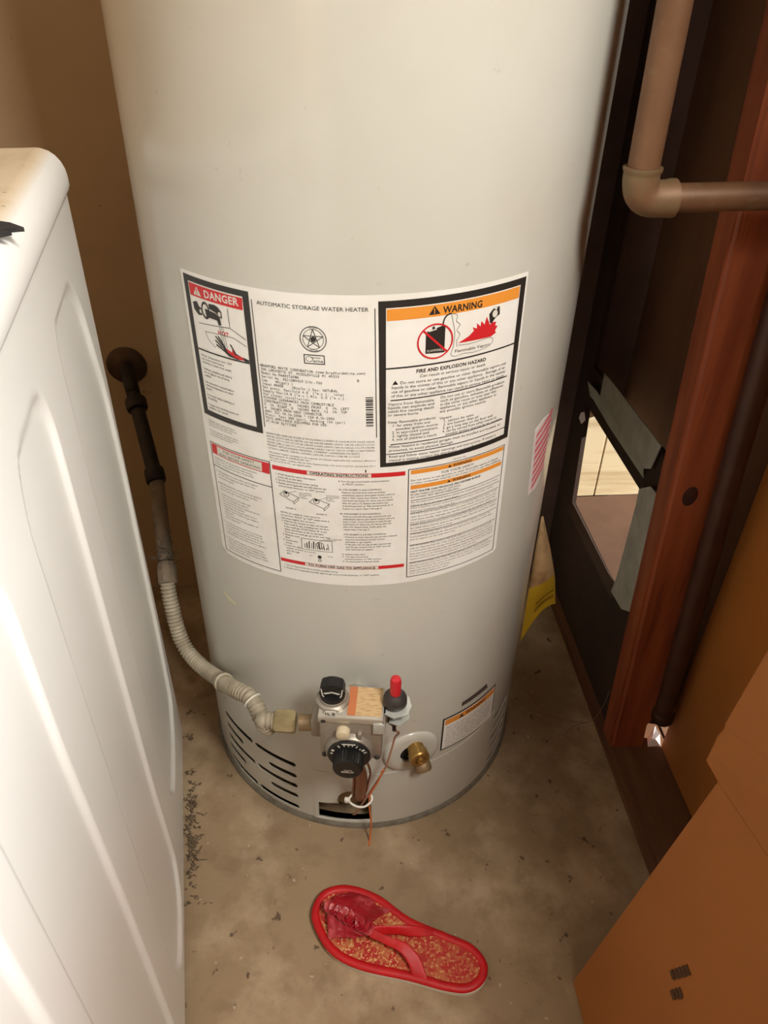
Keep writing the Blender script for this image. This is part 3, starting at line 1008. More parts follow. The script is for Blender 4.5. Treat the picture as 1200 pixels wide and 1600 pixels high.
def tagpt(s, t, off=0.0):
    # t 0 top .. 1 bottom, s 0 along the tank .. 1 free edge
    a = [Vector((0.2535, -0.056, 0.440)), Vector((0.2505, -0.062, 0.385)), Vector((0.2492, -0.068, 0.300)), Vector((0.2490, -0.072, 0.200))]
    b = [Vector((0.2575, -0.051, 0.438)), Vector((0.278, -0.050, 0.375)), Vector((0.294, -0.050, 0.318)), Vector((0.304, -0.051, 0.262))]

    def ev(P, t):
        q = min(t * 3, 2.9999)
        i = int(q)
        return P[i].lerp(P[i + 1], q - i)
    A, B = ev(a, t), ev(b, t)
    p = A.lerp(B, s)
    # bottom edge arches up between the two corners
    p.z += 0.022 * math.sin(math.pi * s) * t ** 3
    p.y += -0.012 * math.sin(math.pi * s) * math.sin(math.pi * min(1, t * 1.1)) + off * 0
    p += Vector((0.3, -1, 0)).normalized() * off
    return p


def tagsheet(bm, s0, s1, t0, t1, off, ns=8, ntt=16, th=0.0):
    g = [[bm.verts.new(tagpt(s0 + (s1 - s0) * i / ns, t0 + (t1 - t0) * j / ntt, off)) for i in range(ns + 1)] for j in range(ntt + 1)]
    for j in range(ntt):
        for i in range(ns):
            bm.faces.new((g[j][i], g[j][i + 1], g[j + 1][i + 1], g[j + 1][i]))


tagsheet(bm, 0, 1, 0, 1, 0.0)
TG = obj('energy_tag', bm, M['tagback'], H, smooth=180, label='peeling paper tag, bare above, yellow below')
md = TG.modifiers.new('thick', 'SOLIDIFY')
md.thickness = 0.0006
md.offset = 0
tagsheet(bm2, 0.0, 0.97, 0.62, 0.995, 0.0009)
obj('yellow_print', bm2, M['yellow'], TG, smooth=180)
for t in (0.80, 0.86, 0.89):
    tagsheet(bm3, 0.30, 0.9, t, t + 0.010, 0.0016, 8, 1)
obj('black_line', bm3, M['k'], TG, smooth=180)

# ---- drain valve with its round cover plate
F = fr(70, 0.174)
bm = bmesh.new()
MM = F @ Matrix.Rotation(math.radians(90), 4, 'X')      # local z -> outward (-y)
lathe(bm, [(0.0175, 0.000), (0.018, 0.0045), (0.030, 0.0046), (0.038, 0.0035), (0.041, 0.0008), (0.0415, -0.004)], MM, 48, cap=False)
obj('drain_plate', bm, M['jacket'], H, smooth=50)
bm = bmesh.new()
lathe(bm, [(0.0178, 0.0012), (0.0001, 0.0012)], MM, 24, cap=False)
obj('drain_recess', bm, M['dark'], H)
F = fr(74, 0.186)
bm = bmesh.new()
MM = F @ Matrix.Rotation(math.radians(90), 4, 'X')
lathe(bm, [(0.0125, -0.01), (0.0125, 0.012), (0.0135, 0.0125), (0.0145, 0.014), (0.0145, 0.024), (0.0130, 0.026), (0.0085, 0.0262), (0.008, 0.0245), (0.0060, 0.0245), (0.0055, 0.030), (0.0030, 0.0305), (0.0025, 0.029)], MM, 32)
DV = obj('drain_valve', bm, M['brass'], H, smooth=35, label='brass drain valve in the round plate')
bm = bmesh.new()
F2 = fr(84, 0.158)
lathe(bm, [(0.006, -0.006), (0.011, 0.006), (0.0125, 0.012), (0.0125, 0.020), (0.010, 0.0235), (0.004, 0.0245)], F2 @ Matrix.Rotation(math.radians(128), 4, 'X'), 20)
obj('drain_outlet', bm, M['dull_brass'], DV, smooth=40)

# ---- gas valve (frame at its azimuth, x to the right, y inward, z up)
VF = fr(-19.34, 0.0)
bm = bmesh.new()
box(bm, (0.010, -0.0515, 0.314), (0.077, 0.047, 0.076), VF, bev=0.003)
lathe(bm, [(0.016, -0.03), (0.016, 0.012), (0.012, 0.013)], VF @ Matrix.Translation((0.010, -0.018, 0.312)) @ Matrix.Rotation(math.radians(90), 4, 'X'), 20)
GV = obj('gas_valve', bm, M['alu'], H, smooth=30, label='boxy cast metal gas control valve')
for x, z in ((-0.023, 0.281), (0.043, 0.281), (-0.023, 0.347)):
    bm = bmesh.new()
    lathe(bm, [(0.0036, 0), (0.0036, 0.0014), (0.0028, 0.0022), (0.0001, 0.0024)], VF @ Matrix.Translation((x, -0.075, z)) @ Matrix.Rotation(math.radians(90), 4, 'X'), 12, cap=False)
    obj('screw', bm, M['bluegrey'], GV, smooth=30)
bm = bmesh.new()
box(bm, (0.010, -0.0515, 0.3535), (0.079, 0.049, 0.004), VF, bev=0.0012)
box(bm, (0.010, -0.0758, 0.350), (0.079, 0.002, 0.010), VF, bev=0.0008)
TP = obj('top_cover', bm, mat('bright_cover', (206, 200, 188), 0.3, 0.6), GV, smooth=30)
bm = bmesh.new()
box(bm, (0.027, -0.0505, 0.3558), (0.040, 0.044, 0.0006), VF)
obj('cover_sticker', bm, mat('tan_sticker', (206, 174, 128), 0.5, spots=((90, 0.50, 0.62, (140, 106, 72), 0.45, 3),), stretch=(1, 4, 1)), GV)
bm = bmesh.new()
box(bm, (0.0105, -0.0505, 0.3560), (0.010, 0.044, 0.0008), VF)
obj('orange_band', bm, mat('faded_orange', (196, 118, 74), 0.5), GV)
# top knob
KM = VF @ Matrix.Translation((-0.0140, -0.050, 0.355))
bm = bmesh.new()
lathe(bm, [(0.0205, 0.0), (0.0205, 0.004), (0.017, 0.006), (0.0165, 0.009), (0.010, 0.0105)], KM, 32)
box(bm, (0, -0.0215, 0.003), (0.016, 0.004, 0.005), KM, bev=0.0006)
obj('knob_base', bm, M['alu'], GV, smooth=35)
bm = bmesh.new()
prism(bm, [[(-0.0155, 0.020), (-0.013, 0.030), (-0.007, 0.0335), (0.0, 0.0345), (0.007, 0.0335), (0.013, 0.030), (0.0155, 0.020), (0.012, 0.010), (0.006, 0.004), (-0.006, 0.004), (-0.012, 0.010)]], -0.0075, 0.0075,
      KM @ Matrix(((1, 0, 0, 0), (0, 0, 1, 0.0), (0, 1, 0, 0.0), (0, 0, 0, 1))))
lathe(bm, [(0.0155, 0.006), (0.0155, 0.012), (0.0145, 0.014)], KM, 28)
bmesh.ops.bevel(bm, geom=[e for e in bm.edges if e.calc_length() > 0.012], offset=0.001, segments=2, affect='EDGES')
KB = obj('top_knob', bm, M['blackp'], GV, smooth=40, label='black on-off knob')
VFD = VF @ Matrix.Rotation(math.radians(90), 4, 'X')


def decal(name, loops, y, m, parent, th=0.0004):
    """flat plate in the valve's front plane: loops are (x,z) metres, y outward"""
    bm = bmesh.new()
    for lp in loops:
        prism(bm, [lp], 0, th, VF @ Matrix(((1, 0, 0, 0), (0, 0, -1, -y), (0, 1, 0, 0), (0, 0, 0, 1))))
    return obj(name, bm, m, parent)


decal('knob_mark', [[(-0.0240, 0.3755), (-0.014, 0.3785), (-0.0040, 0.3755), (-0.006, 0.3738), (-0.014, 0.3768), (-0.022, 0.3738)],
                    [(-0.0275, 0.383), (-0.0262, 0.383), (-0.0248, 0.3725), (-0.0192, 0.3605), (-0.0204, 0.3600), (-0.026, 0.3715)],
                    [(-0.0005, 0.383), (-0.0018, 0.383), (-0.0032, 0.3725), (-0.0088, 0.3605), (-0.0076, 0.3600), (-0.002, 0.3715)]], 0.0577, M['white_ink'], KB)
decal('knob_tab', [[(-0.0235, 0.3548), (-0.0045, 0.3548), (-0.0080, 0.3625), (-0.0200, 0.3625)]], 0.0735, M['white_ink'], KB, 0.001)
decal('tab_print', [[(-0.0205, 0.3566), (-0.0195, 0.3566), (-0.0195, 0.3606), (-0.0205, 0.3606)], [(-0.0178, 0.3566), (-0.0145, 0.3566), (-0.0145, 0.3576), (-0.0168, 0.3576), (-0.0168, 0.3606), (-0.0178, 0.3606)],
                    [(-0.0125, 0.3566), (-0.0090, 0.3566), (-0.0090, 0.3606), (-0.0125, 0.3606), (-0.0125, 0.3596), (-0.0100, 0.3596), (-0.0100, 0.3576), (-0.0125, 0.3576)]], 0.0747, M['k'], KB)
# front cap and lug
bm = bmesh.new()
FM = VF @ Matrix.Rotation(math.radians(90), 4, 'X')     # local: x right, y up(z), z outward


def fm(x, z, y):
    return VF @ Matrix.Translation((x, -y, z)) @ Matrix.Rotation(math.radians(90), 4, 'X')


lathe(bm, [(0.0085, 0.0), (0.0085, 0.008), (0.0075, 0.0105), (0.003, 0.012)], fm(0.0010, 0.330, 0.074), 20)
obj('regulator_cap', bm, mat('cream_cap', (206, 190, 160), 0.5), GV, smooth=40)
bm = bmesh.new()
lathe(bm, [(0.0310, 0.0), (0.0310, 0.003), (0.0285, 0.0075), (0.0275, 0.0080)], fm(0.0085, 0.2935, 0.0745), 40)
box(bm, (0.0210, -0.0775, 0.3245), (0.005, 0.006, 0.010), VF, bev=0.001)
obj('dial_ring', bm, M['alu'], GV, smooth=30)
bm = bmesh.new()
lathe(bm, [(0.0270, 0.0), (0.0270, 0.0030), (0.0255, 0.0045), (0.0180, 0.0055)], fm(0.0085, 0.2935, 0.0815), 40)
DL = obj('temperature_dial', bm, M['blackp'], GV, smooth=30, label='black round temperature dial')
# ribbed grip
bm = bmesh.new()
n = 60
for lvl, (r, h) in enumerate(((0.0185, 0.0), (0.0180, 0.016), (0.0165, 0.0175))):
    pass
A, B, C_ = [], [], []
for k in range(n):
    a = 2 * math.pi * k / n
    r = 0.0190 if k % 2 else 0.0178
    A.append(bm.verts.new((r * math.cos(a), r * math.sin(a), 0)))
    B.append(bm.verts.new((r * 0.98 * math.cos(a), r * 0.98 * math.sin(a), 0.016)))
    C_.append(bm.verts.new((0.0162 * math.cos(a), 0.0162 * math.sin(a), 0.0175)))
for k in range(n):
    j = (k + 1) % n
    bm.faces.new((A[k], A[j], B[j], B[k]))
    bm.faces.new((B[k], B[j], C_[j], C_[k]))
bm.faces.new(C_)
bm.transform(fm(0.0085, 0.2905, 0.0860))
obj('dial_grip', bm, M['blackp'], GV, smooth=20)
mk = []
for a, r0, r1, w in ((90, 0.0205, 0.0255, 0.0012), (64, 0.021, 0.025, 0.0012), (40, 0.021, 0.025, 0.0022), (28, 0.021, 0.025, 0.0012), (150, 0.021, 0.0245, 0.0026), (122, 0.021, 0.025, 0.0014), (165, 0.0205, 0.0235, 0.0012), (50, 0.0205, 0.0225, 0.0012), (78, 0.021, 0.025, 0.0012), (104, 0.021, 0.025, 0.0012)):
    c, s = math.cos(math.radians(a)), math.sin(math.radians(a))
    q = (-s * w / 2, c * w / 2)
    mk.append([(0.0085 + r0 * c + q[0], 0.2935 + r0 * s + q[1]), (0.0085 + r0 * c - q[0], 0.2935 + r0 * s - q[1]), (0.0085 + r1 * c - q[0], 0.2935 + r1 * s - q[1]), (0.0085 + r1 * c + q[0], 0.2935 + r1 * s + q[1])])
mk.append([(0.0000, 0.3172), (0.0170, 0.3172), (0.0170, 0.3186), (0.0000, 0.3186)])
decal('dial_mark', mk, 0.0866, M['white_ink'], DL, 0.0005)
# two short rows of worn white lettering, unreadable in the photograph
fl = Flat()
rb = random.Random(9)
for zz, hh, x0, x1 in ((289.2, 2.2, 4.5, 12.5), (285.4, 3.0, 1.0, 16.0)):
    x = x0
    while x < x1:
        w = rb.uniform(1.1, 1.9)
        k = rb.choice((0, 1, 2))
        fl.rect(x, zz, x + w * 0.35, zz + hh)
        fl.rect(x, zz + (hh * 0.7 if k else 0), x + w, zz + (hh if k else hh * 0.3))
        if k == 2:
            fl.rect(x + w * 0.65, zz, x + w, zz + hh)
        x += w + 0.5
bm = bmesh.new()
vs = [bm.verts.new(VF @ Vector((x / 1000, -0.1039, z / 1000))) for x, z in fl.v]
for t in fl.f:
    bm.faces.new([vs[i] for i in t])
o = obj('grip_lettering', bm, M['white_ink'], DL)
o['kind'] = 'stuff'
# inlet pipe and nuts on the left
bm = bmesh.new()
tube(bm, [VF @ Vector((-0.058, -0.050, 0.3075)), VF @ Vector((-0.024, -0.048, 0.3075))], 0.0105, 20)
obj('inlet_nipple', bm, M['dull_brass'], GV, smooth=40)
bm = bmesh.new()
box(bm, (-0.034, -0.046, 0.309), (0.016, 0.030, 0.030), VF, bev=0.003)
obj('inlet_boss', bm, M['alu'], GV, smooth=30)

# igniter on its bracket, right of the valve
IM = VF @ Matrix.Translation((0.0622, -0.050, 0.0))
bm = bmesh.new()
lathe(bm, [(0.0085, 0.322), (0.0085, 0.352)], IM, 24)
lathe(bm, [(0.0140, 0.3565), (0.0148, 0.358), (0.0148, 0.3650), (0.0135, 0.3690), (0.0085, 0.3745)], IM, 28)
IG = obj('igniter', bm, M['bluegrey'], H, smooth=35, label='black push igniter with red button')
bm = bmesh.new()
lathe(bm, [(0.0068, 0.374), (0.0068, 0.396), (0.0058, 0.4), (0.003, 0.4012)], IM, 24)
obj('push_button', bm, M['redp'], IG, smooth=45, label='red button')
bm = bmesh.new()
prism(bm, [[(0.049, -0.066), (0.062, -0.072), (0.078, -0.066), (0.083, -0.052), (0.079, -0.038), (0.066, -0.031), (0.049, -0.034)]], 0.3525, 0.3545, VF)
prism(bm, [[(0.056, -0.064), (0.070, -0.068), (0.081, -0.056), (0.080, -0.040), (0.066, -0.034), (0.056, -0.036)]], 0.334, 0.3358, VF)
prism(bm, [[(0.0495, 0.302), (0.0495, 0.3545), (0.0515, 0.3545), (0.0515, 0.302)]], 0.030, 0.066, VF @ Matrix(((1, 0, 0, 0), (0, 0, -1, 0), (0, 1, 0, 0), (0, 0, 0, 1))))
prism(bm, [[(0.050, 0.300), (0.050, 0.352), (0.080, 0.352), (0.078, 0.336), (0.066, 0.318), (0.056, 0.306)]], 0.0375, 0.039, VF @ Matrix(((1, 0, 0, 0), (0, 0, -1, 0), (0, 1, 0, 0), (0, 0, 0, 1))))
box(bm, (0.0445, -0.0775, 0.3390), (0.014, 0.002, 0.018), VF, bev=0.0004)
obj('igniter_bracket', bm, M['zinc'], IG, smooth=30)

# burner tube, pilot tubes, wires
bm = bmesh.new()
pts = [VF @ Vector((0.012, -0.060, 0.280)), VF @ Vector((0.012, -0.060, 0.255)), cyl(-2, 190, 0.040), cyl(-3, 130, 0.024), cyl(-4, 95, 0.010), cyl(-6, 70, -0.010), cyl(-8, 52, -0.024)]
tube(bm, spline(pts, 5), 0.0085, 14)
obj('burner_tube', bm, M['copper'], H, smooth=60, label='brown metal burner tube')
bm = bmesh.new()
lathe(bm, [(0.021, -0.018), (0.021, -0.012), (0.018, -0.009), (0.004, -0.008)], fr(-24, 0.062) @ Matrix.Rotation(math.radians(90), 4, 'X'), 28)
obj('orifice_plug', bm, M['dull_brass'], H, smooth=40)
bm = bmesh.new()
pts = [VF @ Vector((-0.004, -0.062, 0.278)), VF @ Vector((0.000, -0.064, 0.250)), cyl(-11, 185, 0.040), cyl(-13, 120, 0.022), cyl(-13, 90, 0.006), cyl(-14, 70, -0.015)]
tube(bm, spline(pts, 6), 0.0019, 8)
obj('pilot_tube', bm, M['copper'], H, smooth=60)
bm = bmesh.new()
pts = [VF @ Vector((0.020, -0.060, 0.278)), cyl(8, 215, 0.050), cyl(7, 160, 0.032), cyl(4, 110, 0.016), cyl(0, 80, -0.006), cyl(-2, 60, -0.02)]
tube(bm, spline(pts, 6), 0.0016, 8)
obj('thermocouple_lead', bm, M['copper'], H, smooth=60)
bm = bmesh.new()
pts = [IM @ Vector((0, 0, 0.324)), IM @ Vector((0.0005, 0.004, 0.300)), cyl(43, 262, 0.030), cyl(40, 242, 0.022), cyl(36, 215, 0.022), cyl(30, 180, 0.022), cyl(20, 148, 0.021), cyl(9, 118, 0.021), cyl(-2, 82, 0.017), cyl(-10, 52, 0.012), cyl(-14, 40, 0.006)]
tube(bm, spline(pts, 6), 0.0014, 8)
obj('igniter_wire', bm, mat('pale_wire', (176, 128, 104), 0.5), H, smooth=60)
bm = bmesh.new()
tube(bm, [IM @ Vector((0, 0, 0.326)), IM @ Vector((0.0005, 0.003, 0.300))], 0.0026, 8)
obj('wire_boot', bm, M['blackp'], H, smooth=60)
bm = bmesh.new()
pts = [cyl(26, 176, 0.024), cyl(20, 150, 0.024), cyl(10, 118, 0.023), cyl(9, 95, 0.021), cyl(10, 70, 0.019), cyl(12, 40, 0.020), cyl(11, 14, 0.022), cyl(10, 1.6, 0.027), cyl(9, 1.6, 0.034)]
tube(bm, spline(pts, 6), 0.0013, 8)
obj('orange_wire', bm, mat('orange_wire_coat', (214, 112, 58), 0.5), H, smooth=60)
bm = bmesh.new()
lp = [cyl(-18, 108, 0.026), cyl(-10, 102, 0.031), cyl(2, 101, 0.032), cyl(11, 106, 0.027), cyl(12, 110, 0.021), cyl(4, 112, 0.016), cyl(-10, 112, 0.016)]
tube(bm, spline(lp, 5, True), 0.0017, 8, closed=True)
box(bm, (0, 0, 0), (0.008, 0.006, 0.007), fr(-20, 0.109) @ Matrix.Translation((0, -0.027, 0)), bev=0.001)
obj('cable_tie', bm, M['white'], H, smooth=50, label='white nylon cable tie')

# ------------------------------------------------------------ gas connector hose
GC = empty('gas_connector', 'ribbed flexible gas hose with brass nuts joining wall pipe to heater valve', 'gas hose', (-0.25, -0.11, 0.21))
path = spline([(-0.2982, -0.034, 0.324), (-0.2965, -0.043, 0.306), (-0.2899, -0.062, 0.2623), (-0.2816, -0.075, 0.2336), (-0.2676, -0.092, 0.2212), (-0.2456, -0.118, 0.2213), (-0.2205, -0.156, 0.2425),
               (-0.200, -0.196, 0.272), (-0.181, -0.226, 0.293), (-0.166, -0.243, 0.302), (-0.156, -0.256, 0.297), (-0.149, -0.270, 0.290), (-0.139, -0.285, 0.291), VF @ Vector((-0.104, -0.050, 0.3065)), VF @ Vector((-0.088, -0.050, 0.3078))], 24)
# keep the hose clear of the tank
P2 = []
for p in path:
    r = math.hypot(p.x, p.y)
    if r < R + 0.0145:
        k = (R + 0.0145) / r
        p = Vector((p.x * k, p.y * k, p.z))
    P2.append(p)
L = [0]
for a, b in zip(P2, P2[1:]):
    L.append(L[-1] + (b - a).length)
tot = L[-1]
NS = int(tot / 0.0009)
pts, rad = [], []
j = 0
for i in range(NS + 1):
    d = tot * i / NS
    while j < len(L) - 2 and L[j + 1] < d:
        j += 1
    f = (d - L[j]) / max(1e-9, L[j + 1] - L[j])
    pts.append(P2[j].lerp(P2[j + 1], min(1, f)))
    rad.append(0.0086 + 0.0032 * abs(math.sin(math.pi * d / 0.0058)) ** 0.7)
bm = bmesh.new()
tube(bm, pts, rad, 16)
obj('hose', bm, M['hose'], GC, smooth=180)
bm = bmesh.new()
p, q = VF @ Vector((-0.089, -0.050, 0.3078)), VF @ Vector((-0.063, -0.050, 0.3078))
lathe(bm, [(0.0135, 0.0), (0.0155, 0.003), (0.0155, 0.024), (0.0135, 0.027)], along(p, q - p), 6)
obj('nut', bm, mat('pale_brass', (182, 166, 126), 0.4, 0.6, spots=((40, 0.45, 0.7, (140, 122, 86), 0.6, 4),)), GC, label='bright brass hex nut')
bm = bmesh.new()
p, q = Vector((-0.2978, -0.036, 0.3195)), Vector((-0.3018, -0.008, 0.3350))
lathe(bm, [(0.0130, 0.0), (0.0150, 0.002), (0.0150, 0.026), (0.0140, 0.029), (0.0135, 0.034)], along(p, q - p), 10)
obj('nut', bm, M['greypipe'], GC, smooth=30)


def near(frac):
    i = int(frac * (len(pts) - 2))
    return pts[i], (pts[i + 1] - pts[i]).normalized()


for fr_, w, r, mk in ((0.565, 0.014, 0.0140, 'hose'), (0.81, 0.0035, 0.0128, 'white')):
    p, d = near(fr_)
    bm = bmesh.new()
    lathe(bm, [(r - 0.003, 0), (r, 0.001), (r, w - 0.001), (r - 0.003, w)], along(p, d), 20)
    obj('collar', bm, M[mk], GC, smooth=40)

# ------------------------------------------------------------ gas pipe from the wall
GP = empty('gas_pipe', 'dusty iron gas pipe coming out of the wall behind the washer', 'pipe', (-0.385, 0.32, 0.52))
bm = bmesh.new()
lathe(bm, [(0.034, 0.0), (0.034, 0.0015), (0.0325, 0.003), (0.026, 0.0045), (0.016, 0.0095), (0.013, 0.010)], along((-0.390, 0.3195, 0.510), (0, -1, 0)), 36)
obj('escutcheon', bm, mat('dull_flange', (92, 74, 58), 0.5, 0.4, spots=((30, 0.4, 0.7, (66, 52, 42), 0.8, 4),)), GP, smooth=40)
bm = bmesh.new()
tube(bm, spline([(-0.3905, 0.318, 0.510), (-0.383, 0.292, 0.507), (-0.3755, 0.268, 0.497), (-0.3686, 0.250, 0.4764), (-0.3284, 0.130, 0.4047)], 6), 0.0118, 16)
p, q = Vector((-0.3695, 0.253, 0.480)), Vector((-0.3625, 0.232, 0.4665))
lathe(bm, [(0.016, 0), (0.0175, 0.003), (0.0175, 0.018), (0.016, 0.021)], along(p, q - p), 20)
obj('black_pipe', bm, M['blackpipe'], GP, smooth=40)
bm = bmesh.new()
p, q = Vector((-0.3325, 0.142, 0.4120)), Vector((-0.3250, 0.118, 0.3975))
lathe(bm, [(0.0140, 0), (0.0160, 0.003), (0.0160, 0.022), (0.0140, 0.025)], along(p, q - p), 20)
obj('coupling', bm, M['blackpipe'], GP, smooth=40)
bm = bmesh.new()
tube(bm, [(-0.3270, 0.125, 0.4000), (-0.3145, 0.060, 0.3700), (-0.3025, -0.003, 0.3375)], 0.0118, 16)
obj('grey_pipe', bm, M['greypipe'], GP, smooth=40)
bm = bmesh.new()
rl = random.Random(11)
for k in range(46):
    c = Vector((-0.3015, -0.002, 0.340)) + Vector((rl.gauss(0, 0.008), rl.gauss(0, 0.011), rl.gauss(0.006, 0.010)))
    q = [c]
    for i in range(4):
        c = c + Vector((rl.uniform(-1, 1), rl.uniform(-1, 1), rl.uniform(-0.6, 1))) * 0.005
        q.append(c)
    tube(bm, q, 0.0007, 3, cap=False)
o = obj('lint', bm, M['dust'], GP)
o['kind'] = 'stuff'

# ------------------------------------------------------------ washing machine (s along its side, n out of the side, z up)
WA = Vector((-0.3062, -0.1191, 0))
WS = Vector((0.134, -0.991, 0)).normalized()
WN = Vector((0.991, 0.134, 0)).normalized()
WM4 = Matrix.Identity(4)
for i in range(3):
    WM4[i][0], WM4[i][1], WM4[i][2], WM4[i][3] = WS[i], WN[i], (0, 0, 1)[i], WA[i]
WASH = empty('washing_machine', 'white laundry machine with pressed panel lines in its side and dusty top', 'laundry machine', tuple(WA))
S0, S1, ZT = -0.066, 0.70, 0.889


def rounded(poly, r=0.02, n=5):
    out = []
    N = len(poly)
    for i in range(N):
        p0, p1, p2 = Vector(poly[i - 1]), Vector(poly[i]), Vector(poly[(i + 1) % N])
        a, b = (p0 - p1), (p2 - p1)
        ra = min(r, a.length * 0.45, b.length * 0.45)
        A, B = p1 + a.normalized() * ra, p1 + b.normalized() * ra
        for k in range(n + 1):
            t = k / n
            out.append(tuple((A * (1 - t) ** 2 + p1 * 2 * t * (1 - t) + B * t * t)))
    return out


LOOPS = [rounded([(0.163, 0.80), (0.150, 0.828), (0.045, 0.828), (0.008, 0.79), (-0.034, 0.67), (-0.044, 0.545), (-0.034, 0.26), (-0.020, 0.135), (0.034, 0.105), (0.130, 0.105), (0.162, 0.16)], 0.022),
         rounded([(0.381, 0.78), (0.362, 0.824), (0.268, 0.824), (0.247, 0.79), (0.244, 0.5), (0.239, 0.26), (0.226, 0.09), (0.254, 0.040), (0.340, 0.040), (0.372, 0.09)], 0.022),
         rounded([(0.577, 0.79), (0.560, 0.824), (0.478, 0.824), (0.461, 0.79), (0.460, 0.64), (0.445, 0.38), (0.437, 0.1), (0.460, 0.045), (0.55, 0.045), (0.572, 0.1)], 0.022),
         rounded([(0.694, 0.80), (0.685, 0.824), (0.636, 0.824), (0.619, 0.79), (0.617, 0.5), (0.612, 0.1), (0.63, 0.045), (0.68, 0.045), (0.694, 0.1)], 0.02)]


def sdf(px, pz, poly):
    d = 1e9
    ins = False
    n = len(poly)
    for i in range(n):
        ax, az = poly[i]
        bx, bz = poly[(i + 1) % n]
        ex, ez = bx - ax, bz - az
        wx, wz = px - ax, pz - az
        t = max(0, min(1, (wx * ex + wz * ez) / (ex * ex + ez * ez + 1e-12)))
        dx, dz = wx - ex * t, wz - ez * t
        d = min(d, dx * dx + dz * dz)
        if (az > pz) != (bz > pz) and px < (bx - ax) * (pz - az) / (bz - az + 1e-12) + ax:
            ins = not ins
    return -math.sqrt(d) if ins else math.sqrt(d)


def panel_depth(s, z):
    for lp in LOOPS:
        xs = [p[0] for p in lp]
        if min(xs) - 0.02 < s < max(xs) + 0.02:
            d = sdf(s, z, lp)
            t = max(0, min(1, (0.0035 - d) / 0.007))
            return -0.0045 * t * t * (3 - 2 * t)
    return 0.0


bm = bmesh.new()
NSs, NZ = 300, 150
grid = []
rc_ = 0.012
for i in range(NSs + 1):
    s = S0 + (S1 - S0) * i / NSs
    row = []
    e = min(s - S0, S1 - s)
    rn = -(rc_ - math.sqrt(max(0, rc_ ** 2 - max(0, rc_ - e) ** 2))) if e < rc_ else 0.0
    for j in range(NZ + 1):
        z = 0.012 + (ZT - 0.012) * j / NZ
        row.append(bm.verts.new(WM4 @ Vector((s, panel_depth(s, z) + rn, z))))
    grid.append(row)
for i in range(NSs):
    for j in range(NZ):
        bm.faces.new((grid[i][j], grid[i + 1][j], grid[i + 1][j + 1], grid[i][j + 1]))
obj('side_panel', bm, M['washer'], WASH, smooth=180)
bm = bmesh.new()
box(bm, ((S0 + S1) / 2, -0.336, 0.45), (S1 - S0 - 0.002, 0.648, 0.876), WM4, bev=0.004)
obj('cabinet', bm, M['washer'], WASH, smooth=40)
# top deck with rolled edges: rounded outline lofted through insets
def rrect(x0, x1, y0, y1, r, n=8):
    out = []
    for cx_, cy_, a0 in ((x1 - r, y1 - r, 0), (x0 + r, y1 - r, 90), (x0 + r, y0 + r, 180), (x1 - r, y0 + r, 270)):
        for k in range(n + 1):
            a = math.radians(a0 + 90 * k / n)
            out.append((cx_ + r * math.cos(a), cy_ + r * math.sin(a)))
    return out


bm = bmesh.new()
prof = [(0.0075, 0.8885), (0.002, 0.8935), (0.0, 0.898), (0.0, 0.906)] + [(0.024 * (1 - math.cos(math.radians(a))), 0.906 + 0.028 * math.sin(math.radians(a))) for a in (15, 30, 45, 60, 75, 90)]
rings = []
for d, z in prof:
    rings.append([bm.verts.new(WM4 @ Vector((x, y, z))) for x, y in rrect(S0 - 0.003 + d, S1 + 0.003 - d, -0.66 + d, 0.006 - d, 0.026 - d * 0.9)])
for A, B in zip(rings, rings[1:]):
    for k in range(len(A)):
        bm.faces.new((A[k], A[(k + 1) % len(A)], B[(k + 1) % len(A)], B[k]))
bm.faces.new(rings[0][::-1])
bm.faces.new(rings[-1])
obj('top_deck', bm, M['washtop'], WASH, smooth=50, label='dusty white top')
for s in (S0 + 0.05, S1 - 0.05):
    for n_ in (-0.05, -0.60):
        bm = bmesh.new()
        lathe(bm, [(0.02, 0.0), (0.022, 0.004), (0.016, 0.008), (0.012, 0.014)], WM4 @ Matrix.Translation((s, n_, 0)), 16)
        obj('foot', bm, M['blackp'], WASH, smooth=40)


# black cloth on the machine
bm = bmesh.new()
cl = [(-0.262, -0.352), (-0.275, -0.340), (-0.325, -0.318), (-0.40, -0.33), (-0.43, -0.40), (-0.40, -0.47), (-0.34, -0.455), (-0.300, -0.402), (-0.281, -0.372), (-0.268, -0.3605), (-0.279, -0.357)]
prism(bm, [cl], 0.9345, 0.9375)
o = obj('black_cloth', bm, M['cloth'])
tag(o, 'black cloth corner lying on the white laundry machine top', 'cloth')

# ------------------------------------------------------------ slipper
outl = [(-0.092, -0.401), (-0.090, -0.376), (-0.073, -0.357), (-0.041, -0.354), (0.0, -0.371), (0.041, -0.405), (0.090, -0.430), (0.122, -0.447), (0.137, -0.470), (0.131, -0.491), (0.110, -0.503), (0.082, -0.500), (0.033, -0.484), (-0.033, -0.465), (-0.071, -0.441)]
SL = empty('slipper', 'single red slipper with gold brocade insole and crumpled red bow on concrete floor', 'slipper', (0.02, -0.43, 0))
ol = [(p.x, p.y) for p in spline([(x, y, 0) for x, y in outl], 6, True)]
cxs, cys = sum(p[0] for p in ol) / len(ol), sum(p[1] for p in ol) / len(ol)


def inset(d):
    out = []
    n = len(ol)
    for i in range(n):
        a, b = Vector(ol[i - 1]), Vector(ol[(i + 1) % n])
        t = (b - a).normalized()
        nn = Vector((-t.y, t.x))
        c = Vector((cxs, cys)) - Vector(ol[i])
        if nn.dot(c) < 0:
            nn = -nn
        out.append(tuple(Vector(ol[i]) + nn * d))
    return out


